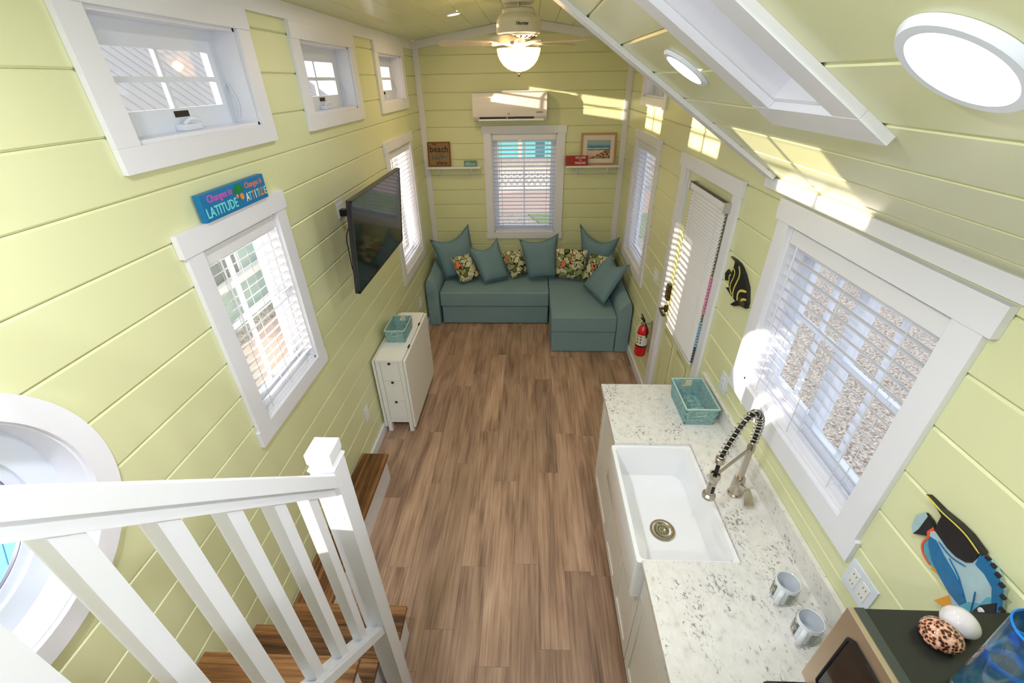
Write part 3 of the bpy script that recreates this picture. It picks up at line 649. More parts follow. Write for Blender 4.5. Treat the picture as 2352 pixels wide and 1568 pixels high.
# ------------------------------------------------------------------ ceiling fan
FX, FY = 1.163, 3.9
fan = thing('ceiling_fan', 'white five-blade ceiling fan with lit glass bowl hanging from the ridge', 'fan', (FX, FY, 3.13))
part('canopy', MB().lathe([(.001, 3.145), (.115, 3.145), (.115, 3.085), (.105, 3.07), (.001, 3.07)], FX, FY, 0, 40), FANW, fan, smooth=True)
part('downrod', MB().cyl((FX, FY, 3.075), (FX, FY, 3.03), .02), CHROME, fan, smooth=True)
part('motor_housing', MB().lathe([(.03, 3.045), (.105, 3.045), (.118, 3.035), (.120, 3.012), (.135, 3.004), (.152, 2.985), (.158, 2.975), (.160, 2.955), (.163, 2.95), (.163, 2.905), (.158, 2.895), (.150, 2.892), (.03, 2.892)], FX, FY, 0, 48), FANW, fan, smooth=True)
part('vent_ring', MB().lathe([(.148, 2.893), (.140, 2.880), (.085, 2.862), (.04, 2.858)], FX, FY, 0, 48), FANW, fan, smooth=True)
mv = MB()
for k in range(18):
    a = 2*math.pi*k/18; p0 = Vector((FX+.128*math.cos(a), FY+.128*math.sin(a), 2.874)); p1 = Vector((FX+.095*math.cos(a), FY+.095*math.sin(a), 2.8635)); mv.tube([p0, p1], [.006, .004], 6)
part('vent_slots', mv, INK, fan)
text('script_logo', 'Hunter', .030, INK, fan, (FX+.032, FY-.1595, 2.944), (1, .2, 0), (0, 0, 1), depth=.003)
part('blade_hub', MB().lathe([(.03, 2.86), (.062, 2.858), (.066, 2.835), (.05, 2.815), (.045, 2.80), (.055, 2.79), (.06, 2.775), (.03, 2.77)], FX, FY, 0, 32), FANW, fan, smooth=True)
for a in (186, 258, 330, 42, 114):
    ca, sa = math.cos(R(a)), math.sin(R(a)); d = Vector((ca, sa, 0)); s_ = Vector((-sa, ca, 0)); up = Vector((0, 0, 1)); pt = R(12)
    cr_ = s_*math.cos(pt)+up*math.sin(pt); nz = cr_.cross(d).normalized()*-1
    o0 = Vector((FX, FY, 2.838)); ol = []
    for r0, w_ in ((.16, .045), (.20, .056), (.35, .062), (.50, .066), (.56, .060), (.585, .040), (.592, .0)):
        ol.append((r0, w_))
    lo = [o0+d*r0-cr_*w_ for r0, w_ in ol]+[o0+d*r0+cr_*w_ for r0, w_ in ol[:-1][::-1]]
    bl = part('fan_blade', MB().prism(lo, nz*.006), FANB, fan)
    part('blade_iron', MB().tube([o0+d*.05+up*-.01, o0+d*.12+up*.002, o0+d*.2-nz*.004], [.014, .011, .016], 8), FANW, bl, smooth=True)
bw = part('glass_bowl', MB().lathe([(.163, 2.805), (.163, 2.795), (.156, 2.765), (.140, 2.73), (.115, 2.70), (.08, 2.675), (.045, 2.662), (.012, 2.658)], FX, FY, 0, 56, caps=False), BOWL, fan, smooth=True)
part('finial', MB().lathe([(.004, 2.668), (.02, 2.662), (.022, 2.654), (.012, 2.648), (.014, 2.638), (.008, 2.628), (.001, 2.624)], FX, FY, 0, 20), STEEL, fan, smooth=True)
BULB = mat('bulb', (255, 244, 220), .4, emit=(255, 214, 150), estr=5)
for s in (-1, 1):
    part('bulb', MB().lathe([(.001, .03), (.018, .024), (.026, .005), (.022, -.016), (.012, -.03), (.001, -.032)], FX+s*.075, FY-.02, 2.765, 16), BULB, bw, smooth=True)
    ld = bpy.data.lights.new('bulb_lamp', 'POINT'); ld.energy = FAN_POWER/2; ld.color = WARM; ld.shadow_soft_size = .03
    lo = bpy.data.objects.new('bulb_lamp', ld); C.objects.link(lo); lo.parent = fan; lo.location = (s*.075, -.06, 2.735-3.13)

# ------------------------------------------------------------------ air conditioner
ac = thing('air_conditioner', 'white split air conditioner on the far wall above the window', 'air conditioner', (1.028, L-.1, 2.21))
prof = [(L-.001, 2.215), (L-.06, 2.205), (L-.15, 2.222), (L-.195, 2.262), (L-.208, 2.33), (L-.204, 2.44), (L-.185, 2.482), (L-.16, 2.492), (L-.001, 2.492)]
part('body', MB().prism([(.628, a, b) for a, b in prof], (.802, 0, 0)), mat('ac_white_plastic', (236, 230, 226), .18, coat=.3), ac, bevel=.008, smooth=True)
part('air_outlet', MB().box(.70, 1.29, L-.1975, L-.186, 2.243, 2.258), BLACK, ac)
part('louvre', MB().box(.69, 1.40, L-.199, L-.150, 2.221, 2.240), FURN, ac, bevel=.003)
part('top_grille', MB().box(.66, 1.40, L-.15, L-.03, 2.4925, 2.496), GREYG, ac)
mg = MB()
for k in range(11): mg.box(.66, 1.40, L-.145+k*.011, L-.141+k*.011, 2.492, 2.502)
part('grille_bars', mg, FURN, ac)
text('maker_mark', 'LG', .022, INK, ac, (1.02, L-.2085, 2.29), (1, 0, 0), (0, 0, 1)); text('inverter_mark', 'INVERTER', .016, INK, ac, (1.35, L-.2085, 2.30), (1, 0, 0), (0, 0, 1))
part('divider', MB().box(.998, 1.006, L-.1985, L-.186, 2.243, 2.258), FURN, ac)

# ------------------------------------------------------------------ shelves and signs
def shelf(x0, x1, lab):
    t = thing('wall_shelf', lab, 'shelf', ((x0+x1)/2, L-.055, 1.70))
    part('board', MB().box(x0, x1, L-.112, L-.0005, 1.718, 1.738), FURN, t, bevel=.0015)
    for xb in (x0+.13, x1-.12):
        part('bracket', MB().box(xb-.008, xb+.008, L-.008, L-.0005, 1.62, 1.717).tube(smooth_path([(xb, L-.006, 1.63), (xb, L-.05, 1.66), (xb, L-.085, 1.712)], 5), .005, 8), FURN, t)
shelf(.045, .675, 'small white wall shelf left of the far window'); shelf(1.672, 2.282, 'small white wall shelf right of the far window')
def leaning(name, x0, x1, h, ybot, lean, th, m, lab, cat):
    """board standing on the shelf, leaning back; returns the thing and a mapper (s,t)->(x,y,z) on its face"""
    z0 = 1.739; t = thing(name, lab, cat, ((x0+x1)/2, ybot, z0))
    def F(s, v, out=0): return (x0+s*(x1-x0), ybot+v*h*math.sin(lean)-out*math.cos(lean), z0+v*h*math.cos(lean)+.001-out*math.sin(lean)*-1*0)
    p = [F(0, 0), F(1, 0), F(1, 1), F(0, 1)]
    part('panel', MB().prism(p, (0, th, 0)), m, t); return t, F
cl, uy = .10, None
t, F = leaning('beach_sign', .058, .322, .262, L-.06, R(9), .02, SIGNW, 'square wooden sign reading the beach is my happy place, on left shelf', 'sign')
fr = MB()
for (a, b, c_, d_) in ((0, .05, 0, 1), (.95, 1, 0, 1), (.05, .95, 0, .04), (.05, .95, .96, 1)):
    fr.prism([F(a, c_), F(b, c_), F(b, d_), F(a, d_)], (0, -.006, 0))
part('edge_strip', fr, SIGNE, t)
UY = (0, math.sin(R(9)), math.cos(R(9)))
for body, s, v, sz, m_, sx in (('THE', .30, .90, .030, INK, 1), ('beach', .50, .70, .100, INK, .95), ('is my', .5, .50, .038, TEALI, 1), ('HAPPY', .52, .34, .066, TEALI, .95), ('place', .60, .15, .062, INK, 1)):
    text('lettering', body, sz, m_, t, F(s, v, .0012), (1, 0, 0), UY, sx=sx)
t, F = leaning('small_teal_sign', .480, .628, .062, L-.075, R(10), .014, TEALS, 'small teal block sign on the right end of left shelf', 'sign')
text('lettering', 'at the', .020, PALEP, t, F(.35, .72, .0012), (1, 0, 0), UY); text('lettering', 'BEACH', .036, PALEP, t, F(.5, .33, .0012), (1, 0, 0), UY)
t, F = leaning('picture_frame', 1.838, 2.236, .335, L-.05, R(7), .014, OAK, 'oak framed beach photograph standing on right shelf', 'picture')
part('mat_board', MB().prism([F(.05, .06, .001), F(.95, .06, .001), F(.95, .94, .001), F(.05, .94, .001)], (0, -.001, 0)), MATB, t)
fr = MB()
for (a, b, c_, d_) in ((0, .05, 0, 1), (.95, 1, 0, 1), (.05, .95, 0, .06), (.05, .95, .94, 1)): fr.prism([F(a, c_), F(b, c_), F(b, d_), F(a, d_)], (0, -.010, 0))
part('frame_moulding', fr, OAK, t)
part('photo_print', MB().prism([F(.17, .20, .003), F(.84, .20, .003), F(.84, .78, .003), F(.17, .78, .003)], (0, -.001, 0)), BEACH, t)
t, F = leaning('red_sign', 1.664, 1.918, .105, L-.105, R(7), .016, REDS, 'small red block sign reading welcome to paradise in front of the picture', 'sign')
for body, v, sz in (('WELCOME', .80, .030), ('TO', .54, .022), ('PARADISE', .27, .034)): text('lettering', body, sz, WHTP, t, F(.66, v, .0012), (1, 0, 0), UY, sx=.82)
# latitude sign standing on the head casing of the near left window
lt = thing('blue_quote_sign', 'long blue painted sign with pink and aqua words on left window casing', 'sign', (.012, 1.825, 2.161))
XS = .034
part('board', MB().box(.008, XS, 1.600, 2.045, 2.1605, 2.262), BLUEP, lt, bevel=.003)
def lw(body, y, z, sz, m_, sx=1): text('lettering', body, sz, m_, lt, (XS+.0008, y, z), (0, 1, 0), (0, 0, 1), sx=sx)
lw('Changes in', 1.715, 2.238, .038, PINKP, .95); lw('LATITUDE', 1.71, 2.190, .052, CYANP, .85)
lw('Changes in', 1.955, 2.238, .034, SALM, .9)
for k, ch in enumerate('ATTITUDE'): lw(ch, 1.888+k*.0205, 2.192, .048, (WHTP, CYANP, ORGP, WHTP, CYANP, ORGP, SALM, CYANP)[k], .75)
md = MB()
for k in range(7):
    a = R(20+k*24); md.prism([(XS, 1.84, 2.222), (XS, 1.84+.030*math.cos(a-.2), 2.222+.030*math.sin(a-.2)), (XS, 1.84+.045*math.cos(a), 2.222+.036*math.sin(a)), (XS, 1.84+.030*math.cos(a+.2), 2.222+.030*math.sin(a+.2))], (.0015, 0, 0))
part('painted_leaves', md, DGRN, lt)
md = MB().lathe([(.001, .0), (.013, .001), (.013, .0022), (.001, .0025)], n=16, M=Matrix.Rotation(R(90), 3, 'Y'), cx=XS, cy=1.850, cz=2.205).lathe([(.001, .0), (.008, .001), (.001, .0025)], n=12, M=Matrix.Rotation(R(90), 3, 'Y'), cx=XS, cy=1.822, cz=2.212)
part('painted_flower', md, ORGP, lt)

# ------------------------------------------------------------------ television
def lerp(a, b, t): return a+(b-a)*t
TVT, TVB = (.300, 2.068), (.243, 1.525)      # (x,z) of top and bottom of the screen face
tv = thing('television', 'black flat television tilted down on the left wall', 'television', (.16, 2.82, 1.52))
ax = Vector((TVT[0]-TVB[0], 0, TVT[1]-TVB[1])); hgt = ax.length; ax.normalize(); nx = Vector((ax.z, 0, -ax.x))
def TVP(y, t, d): p = Vector((TVB[0], y, TVB[1]))+ax*(t*hgt)-nx*d; return tuple(p)
def tvbox(mb, y0, y1, t0, t1, d0, d1): return mb.quadbox([TVP(y0, t0, d0), TVP(y1, t0, d0), TVP(y1, t0, d1), TVP(y0, t0, d1), TVP(y0, t1, d0), TVP(y1, t1, d0), TVP(y1, t1, d1), TVP(y0, t1, d1)])
Y0, Y1 = 2.335, 3.345
part('cabinet', tvbox(MB(), Y0, Y1, 0, 1, .004, .030), BLACK, tv, bevel=.003); part('rear_housing', tvbox(MB(), Y0+.10, Y1-.10, .02, .50, .030, .055), BLACK, tv, bevel=.008)
mb = MB()
for q in ((Y0, Y0+.012, 0, 1), (Y1-.012, Y1, 0, 1), (Y0, Y1, 0, .032), (Y0, Y1, .978, 1)): tvbox(mb, q[0], q[1], q[2], q[3], 0, .005)
part('bezel', mb, BLACKM, tv)
part('screen', tvbox(MB(), Y0+.012, Y1-.012, .032, .978, .002, .0045), SCREEN, tv)
part('wall_bracket', MB().box(.0005, .02, 3.02, 3.16, 1.66, 1.88).box(.02, .19, 3.06, 3.10, 1.69, 1.72).box(.02, .20, 3.06, 3.10, 1.82, 1.85), BLACK, tv)
# ------------------------------------------------------------------ outlets
def plate(wall, u, v, w_, h_, lab, kind='outlet', gangs=1):
    sx = 1 if wall == 'L' else -1; X = 0 if wall == 'L' else W
    P = PL if wall == 'L' else PR
    t = thing('wall_outlet' if kind == 'outlet' else 'light_switch', lab, 'outlet' if kind == 'outlet' else 'switch', (X, u, v-h_/2))
    part('cover_plate', MB().box(*wbox(P, u-w_/2, u+w_/2, v-h_/2, v+h_/2, -.006, -.0003)), WVIN, t, bevel=.002)
    for g in range(gangs):
        c_ = u+(g-(gangs-1)/2)*.046
        if kind == 'outlet':
            rc = part('receptacle', MB().box(*wbox(P, c_-.017, c_+.017, v-.034, v+.034, -.0085, -.005)), FURN, t, bevel=.001)
            sl = MB()
            for dz in (-.018, .018):
                for dy in (-.006, .006): sl.box(*wbox(P, c_+dy-.001, c_+dy+.001, v+dz-.004, v+dz+.004, -.0088, -.0084))
            part('slots', sl, INK, rc)
        else: part('rocker', MB().box(*wbox(P, c_-.016, c_+.016, v-.032, v+.032, -.010, -.005)), FURN, t, bevel=.002)
    return t
plate('L', 2.545, .415, .072, .115, 'white outlet low on left wall between stair and drop-leaf table')
plate('L', 4.47, .42, .072, .115, 'white outlet low on left wall beside the sofa arm')
plate('L', 2.875, 1.90, .12, .12, 'white double outlet on left wall behind the near edge of the television', gangs=2)
plate('R', 3.56, 1.13, .12, .115, 'white switch plate on right wall between sofa window and door', 'switch', 2)
plate('R', 2.01, 1.13, .085, .115, 'white outlet above the counter beside the green basket')
plate('R', .85, 1.165, .12, .12, 'white double outlet above the counter beside the microwave', gangs=2)
pa = thing('power_adapter', 'black power adapter plugged in behind the television', 'plug', (.03, 2.87, 1.85))
part('body', MB().box(.0092, .05, 2.825, 2.870, 1.855, 1.90), BLACK, pa, bevel=.006)
part('cord', MB().tube(smooth_path([(.045, 2.848, 1.860), (.05, 2.84, 1.80), (.03, 2.80, 1.72), (.04, 2.77, 1.62), (.05, 2.75, 1.50), (.10, 2.73, 1.47)], 6), .0035, 6), CORDM, pa, smooth=True)

# ------------------------------------------------------------------ wall fish
def fish_part(name, pts, m, parent, t0, t1, bev=.002):
    return part(name, MB().prism([(W-t1, y, z) for y, z in pts], (t1-t0, 0, 0)), m, parent, bevel=bev)
def ribbon(name, pts, w_, m, parent, t0, t1):
    mb = MB(); P_ = [Vector((0, y, z)) for y, z in smooth_path2(pts)]; Lr = []; Rr = []
    for i, p in enumerate(P_):
        t = (P_[min(i+1, len(P_)-1)]-P_[max(i-1, 0)]).normalized(); n = Vector((0, -t.z, t.y)); k = w_/2*(.45 if i in (0, len(P_)-1) else 1); Lr.append(p+n*k); Rr.append(p-n*k)
    X0_, X1_ = W-t1, W-t0
    rings = [[(X1_, a.y, a.z), (X0_, a.y, a.z), (X0_, b.y, b.z), (X1_, b.y, b.z)] for a, b in zip(Lr, Rr)]
    return part(name, mb.loft(rings), m, parent)
def smooth_path2(pts): return [(p.x, p.y) for p in smooth_path([(a, b, 0) for a, b in pts], 3)]
f1 = thing('wall_fish', 'black angelfish wall ornament with yellow stripes beside the entry door', 'ornament', (W, 2.13, 1.55))
B1 = [(2.278, 1.779), (2.214, 1.784), (2.165, 1.782), (2.133, 1.774), (2.086, 1.754), (2.052, 1.731), (2.023, 1.712), (2.004, 1.682), (1.982, 1.643), (1.984, 1.612), (2.042, 1.600), (2.089, 1.597), (2.115, 1.599), (2.138, 1.608), (2.177, 1.626), (2.211, 1.635), (2.214, 1.668), (2.215, 1.697), (2.211, 1.727), (2.208, 1.756), (2.21, 1.774)]
fish_part('body', B1, FBLK, f1, .001, .020, .004)
fish_part('tail_fin', [(2.215, 1.691), (2.273, 1.707), (2.298, 1.675), (2.279, 1.638), (2.215, 1.665)], FBLK, f1, .006, .014)
fish_part('anal_fin', [(2.251, 1.609), (2.205, 1.630), (2.165, 1.622), (2.128, 1.602), (2.153, 1.596)], FBLK, f1, .006, .014)
fish_part('pelvic_fin', [(2.154, 1.552), (2.129, 1.576), (2.098, 1.602), (2.06, 1.607), (2.061, 1.591), (2.11, 1.563)], FBLK, f1, .006, .014)
for p, w_ in (([(2.152, 1.771), (2.129, 1.75), (2.122, 1.721), (2.132, 1.687), (2.142, 1.652), (2.139, 1.619), (2.126, 1.601)], .009), ([(2.206, 1.74), (2.179, 1.728), (2.177, 1.698), (2.19, 1.657), (2.182, 1.629), (2.152, 1.613)], .006), ([(2.012, 1.690), (2.064, 1.674), (2.085, 1.654), (2.087, 1.632), (2.077, 1.612)], .012), ([(1.992, 1.655), (2.022, 1.645), (2.041, 1.628)], .011)):
    ribbon('yellow_stripe', p, w_, FYEL, f1, .018, .0215)
ribbon('tail_band', [(2.226, 1.695), (2.238, 1.68), (2.228, 1.66)], .008, FYEL, f1, .012, .0155)
fish_part('cheek_patch', [(2.000, 1.635), (2.03, 1.650), (2.062, 1.64), (2.066, 1.615), (2.04, 1.607), (1.995, 1.613)], FBRN, f1, .018, .0205, .001)
f2 = thing('wall_fish', 'large blue and black angelfish wall ornament above the microwave', 'ornament', (W, .67, 1.45))
BF = [(.772, 1.561), (.76, 1.577), (.718, 1.569), (.692, 1.571), (.671, 1.582), (.662, 1.596), (.663, 1.628), (.641, 1.630), (.618, 1.618), (.595, 1.598), (.576, 1.560), (.555, 1.528), (.542, 1.483), (.550, 1.440), (.58, 1.425), (.622, 1.445), (.657, 1.470), (.693, 1.482), (.728, 1.500), (.756, 1.528)]
fish_part('body', BF, FPAL, f2, .001, .022, .004)
fish_part('dorsal_fin', [(.83, 1.637), (.781, 1.638), (.734, 1.646), (.704, 1.647), (.662, 1.638), (.66, 1.616), (.662, 1.596), (.671, 1.582), (.692, 1.571), (.718, 1.569), (.76, 1.577), (.768, 1.604), (.77, 1.625), (.788, 1.631)], FBLK, f2, .006, .0255)
fish_part('flank', [(.765, 1.549), (.748, 1.557), (.71, 1.543), (.675, 1.532), (.64, 1.518), (.619, 1.499), (.625, 1.475), (.657, 1.476), (.693, 1.486), (.728, 1.502), (.756, 1.528)], FDBL, f2, .020, .0245)
fish_part('face', [(.600, 1.560), (.583, 1.580), (.566, 1.550), (.550, 1.510), (.541, 1.483), (.545, 1.442), (.58, 1.427), (.61, 1.445), (.625, 1.475), (.618, 1.505), (.60, 1.53)], FBLU, f2, .020, .0242)
fish_part('back_edge', [(.661, 1.636), (.638, 1.638), (.614, 1.626), (.589, 1.606), (.568, 1.566), (.546, 1.534), (.538, 1.500), (.556, 1.505), (.585, 1.555), (.605, 1.590), (.630, 1.600), (.655, 1.600)], FDBL, f2, .020, .0248)
fish_part('tail_fin', [(.762, 1.570), (.789, 1.583), (.812, 1.585), (.823, 1.558), (.819, 1.525), (.804, 1.504), (.788, 1.521), (.772, 1.539), (.758, 1.552)], FBLK, f2, .006, .016)
fish_part('tail_tip', [(.800, 1.583), (.812, 1.586), (.824, 1.558), (.820, 1.524), (.805, 1.503), (.800, 1.530)], FPAL, f2, .014, .0175, .001)
fish_part('tail_band', [(.768, 1.568), (.775, 1.574), (.780, 1.548), (.772, 1.536), (.762, 1.552)], REDO, f2, .014, .018, .001)
fish_part('anal_fin', [(.768, 1.539), (.771, 1.508), (.755, 1.487), (.729, 1.480), (.713, 1.484), (.731, 1.509), (.756, 1.530)], FBLU, f2, .006, .016)
ribbon('fin_edge', [(.768, 1.542), (.772, 1.508), (.756, 1.486), (.728, 1.478)], .005, REDO, f2, .014, .0175)
fish_part('pelvic_fin', [(.726, 1.468), (.712, 1.499), (.692, 1.491), (.702, 1.475)], FORG, f2, .006, .014)
fish_part('pectoral_fin', [(.674, 1.408), (.653, 1.480), (.612, 1.482), (.605, 1.44), (.645, 1.424)], FORG, f2, .006, .016)
fish_part('pectoral_root', [(.640, 1.478), (.612, 1.482), (.605, 1.44), (.625, 1.450)], REDO, f2, .014, .0185, .001)
fish_part('eye_patch', [(.600, 1.500), (.597, 1.530), (.580, 1.572), (.566, 1.545), (.575, 1.505)], FBLK, f2, .022, .0262, .001)
part('eye', MB().lathe([(.001, .004), (.006, .003), (.008, 0)], n=14, M=Matrix.Rotation(R(-90), 3, 'Y'), cx=W-.026, cy=.588, cz=1.522), MUGW, f2, smooth=True)
ribbon('yellow_line', [(.825, 1.638), (.781, 1.636), (.733, 1.641), (.700, 1.641), (.661, 1.632)], .0035, FYEL, f2, .024, .0265)
mk = MB(); 
ed = smooth_path2([(.661, 1.637), (.638, 1.639), (.614, 1.627), (.589, 1.607), (.568, 1.568), (.547, 1.535)])
for i in range(0, len(ed)-1, 2):
    y, z = ed[i]; mk.box(W-.0255, W-.02, y-.006, y+.004, z-.005, z+.004)
part('edge_spots', mk, INK, f2)
def fishline(pts): ribbon('painted_line', pts, .0025, FDBL, f2, .024, .0262)
fishline([(.70, 1.553), (.66, 1.535), (.63, 1.505)]); fishline([(.62, 1.545), (.61, 1.52), (.60, 1.49)]); fishline([(.74, 1.563), (.70, 1.56), (.665, 1.575)])

# ------------------------------------------------------------------ sofa
sofa = thing('corner_sofa', 'blue-green fabric corner sofa bed with chaise against the far wall', 'sofa', (1.17, 4.75, 0))
SX0, SX1, SM = .175, 2.19, 1.49
def softbox(nm, x0, x1, y0, y1, z0, z1, m=SOFA, r=.025, par=sofa): return part(nm, MB().box(x0, x1, y0, y1, z0, z1), m, par, bevel=r, segs=3, smooth=True)
softbox('seat_cushion', SX0, SM-.003, 4.725, 5.39, .245, .43)
softbox('drawer_front', SX0+.012, SM-.008, 4.74, 5.2, .012, .238, r=.012)
softbox('chaise_cushion', SM+.003, SX1, 4.10, 5.39, .25, .435)
ch = MB(); n = 26                                # skirt with a soft hem wave
def skirt(pts, z0, z1, amp):
    rings = []
    for z, k in ((z1, 0), ((z0+z1)/2, .4), (z0, 1)):
        ring_ = []
        for i, (x, y, nx_, ny_) in enumerate(pts):
            a = amp*k*math.sin(i*1.7)+.004*k; ring_.append((x+nx_*a, y+ny_*a, z+(.004*math.sin(i*2.3) if k == 1 else 0)))
        rings.append(ring_)
    return rings
def perim(x0, x1, y0, y1, n=14):
    out = []
    for i in range(n): out.append((x0+(x1-x0)*i/n, y0, 0, -1))
    for i in range(n): out.append((x1, y0+(y1-y0)*i/n, 1, 0))
    for i in range(n): out.append((x1-(x1-x0)*i/n, y1, 0, 1))
    for i in range(n): out.append((x0, y1-(y1-y0)*i/n, -1, 0))
    return out
part('chaise_skirt', MB().loft(skirt(perim(SM+.010, SX1-.006, 4.112, 5.25), .008, .246, .004)), SOFA, sofa, smooth=True)
softbox('backrest', .175, 2.19, 5.395, 5.462, .02, .62, r=.02)
def arm(x0, x1, y0, y1, inner):                  # sloping padded arm
    sec = []
    w_ = x1-x0; h0, h1 = .60, .52                # outer edge high, inner lower
    px = [(0, 0), (0, .50), (.04, .57), (.22, .62), (.5, .605), (.85, .545), (1, .50), (1, 0)]
    if inner < 0: px = [(1-a, b) for a, b in px][::-1]
    rings = []
    for y, s, dz in ((y0, .98, -.010), (y0+.02, 1, 0), (y0+.25, 1, .005), ((y0+y1)/2, 1, .02), (y1-.1, 1, .055), (y1, 1, .06)):
        rings.append([(x0+w_*(.5+(a-.5)*s), y, (b+(dz if b > .1 else 0)) if b > 0 else .006) for a, b in px])
    return MB().loft(rings)
part('arm', arm(.022, .160, 4.695, 5.46, 1), SOFA, sofa, bevel=.012, smooth=True); part('arm', arm(2.193, 2.336, 4.10, 5.46, -1), SOFA, sofa, bevel=.012, smooth=True)
# folds on the front of the left arm
mf = MB()
for k in range(4): mf.tube(smooth_path([(.035, 4.692, .50-.035*k), (.075, 4.686, .485-.035*k), (.12, 4.693, .465-.035*k)], 5), [.001]+[.004]*9+[.001], 6)
part('fabric_fold', mf, SOFA, sofa, smooth=True)

def cushion(name, TL, TR, BR, BL, thick, m, lab, cat='cushion', dip=.0, flare=.05, group=None):
    """square cushion spanned by four corner points, puffed along its normal, pinched corners, top edge sagging by dip"""
    TL, TR, BR, BL = [Vector(p) for p in (TL, TR, BR, BL)]; nrm = ((TR-BL).cross(TL-BR)).normalized()
    if nrm.y > 0: nrm = -nrm
    N_ = 14; bm = bmesh.new(); grid = {}
    up = ((TL+TR)-(BL+BR)).normalized()
    for side in (1, -1):
        for i in range(N_+1):
            for j in range(N_+1):
                if side < 0 and (i in (0, N_) or j in (0, N_)): grid[(side, i, j)] = grid[(1, i, j)]; continue
                a, b = i/N_, j/N_; u, v = 2*a-1, 2*b-1
                # pull edges inward between the corners
                a2 = .5+(u/2)*(1-flare*(1-v*v)**.8); b2 = .5+(v/2)*(1-flare*(1-u*u)**.8)
                p = (BL*(1-a2)+BR*a2)*(1-b2)+(TL*(1-a2)+TR*a2)*b2
                if v > 0: p = p-up*dip*(1-u*u)**1.2*v**2
                h = thick*max(0, (1-u**4)*(1-v**4))**.62*(1-.25*v*0)
                if dip and v > .2: h *= 1-.35*(v-.2)
                wr = .004*math.sin(7*u+3*v+BL.x*9)*(1-abs(u))*(1-abs(v)) if side > 0 else 0
                grid[(side, i, j)] = bm.verts.new(p+nrm*(side*h+wr))
    for side in (1, -1):
        for i in range(N_):
            for j in range(N_):
                q = [grid[(side, i, j)], grid[(side, i+1, j)], grid[(side, i+1, j+1)], grid[(side, i, j+1)]]
                try: bm.faces.new(q if side > 0 else q[::-1])
                except ValueError: pass
    bmesh.ops.recalc_face_normals(bm, faces=bm.faces)
    me = bpy.data.meshes.new('cover'); base = Vector(((TL.x+BR.x)/2, (BL.y+BR.y)/2, min(BL.z, BR.z)))
    bm.transform(Matrix.Translation(-base)); bm.to_mesh(me); bm.free(); me.materials.append(m)
    me.polygons.foreach_set('use_smooth', [True]*len(me.polygons))
    t = thing(name, lab, cat, base, group)
    o = bpy.data.objects.new('cover', me); C.objects.link(o); o.parent = t
    # piped seam round the edge
    loop = [grid_ for grid_ in []]
    def E(a, b):
        u, v = 2*a-1, 2*b-1; a2 = .5+(u/2)*(1-flare*(1-v*v)**.8); b2 = .5+(v/2)*(1-flare*(1-u*u)**.8)
        p = (BL*(1-a2)+BR*a2)*(1-b2)+(TL*(1-a2)+TR*a2)*b2
        return p-up*dip*(1-u*u)**1.2*v**2 if v > 0 else p
    pts = [E(k/12, 0) for k in range(12)]+[E(1, k/12) for k in range(12)]+[E(1-k/12, 1) for k in range(12)]+[E(0, 1-k/12) for k in range(13)]
    part('seam', MB().tube(pts, .0035, 6), m, t, smooth=True)
    return t
cushion('plain_cushion', (.035, 5.12, .955), (.484, 5.36, 1.075), (.60, 5.22, .46), (.181, 5.08, .45), .085, CUSH, 'plain blue-green cushion in the left corner of the sofa', dip=.10)
cushion('plain_cushion', (1.873, 5.36, 1.07), (2.318, 5.05, 1.00), (2.21, 5.06, .53), (1.93, 5.25, .465), .085, CUSH, 'plain blue-green cushion in the right corner, behind two leafy cushions', dip=.13)
cushion('leafy_cushion', (.287, 5.03, .755), (.509, 5.12, .775), (.645, 5.10, .475), (.412, 4.94, .458), .05, LEAF, 'leaf-print cushion between left corner cushion and second plain cushion')
cushion('leafy_cushion', (.88, 5.22, .765), (1.163, 5.26, .78), (1.241, 5.24, .475), (1.043, 5.10, .46), .05, LEAF, 'leaf-print cushion in the middle, left of the centre plain cushion')
cushion('plain_cushion', (.501, 5.10, .875), (.850, 5.25, .935), (.995, 5.08, .47), (.705, 4.93, .458), .07, CUSH, 'plain blue-green cushion second from left, between two leafy cushions', dip=.09)
cushion('leafy_cushion', (1.575, 5.09, .860), (1.950, 5.07, .835), (1.95, 5.02, .462), (1.564, 5.12, .462), .06, LEAF, 'leaf-print cushion with most coral flowers, right of the centre plain cushion')
cushion('plain_cushion', (1.127, 5.12, .955), (1.600, 5.20, 1.00), (1.590, 5.10, .47), (1.245, 5.07, .462), .08, CUSH, 'plain blue-green cushion in the centre below the far window', dip=.055)
cushion('leafy_cushion', (1.985, 4.98, .825), (2.245, 4.90, .800), (2.18, 4.86, .468), (1.892, 5.00, .47), .05, LEAF, 'leaf-print cushion half hidden behind the front right plain cushion')
cushion('plain_cushion', (2.200, 4.80, .905), (2.318, 4.42, .90), (2.060, 4.31, .475), (1.885, 4.82, .478), .07, CUSH, 'plain blue-green cushion leaning on the right sofa arm, in front', dip=.09)

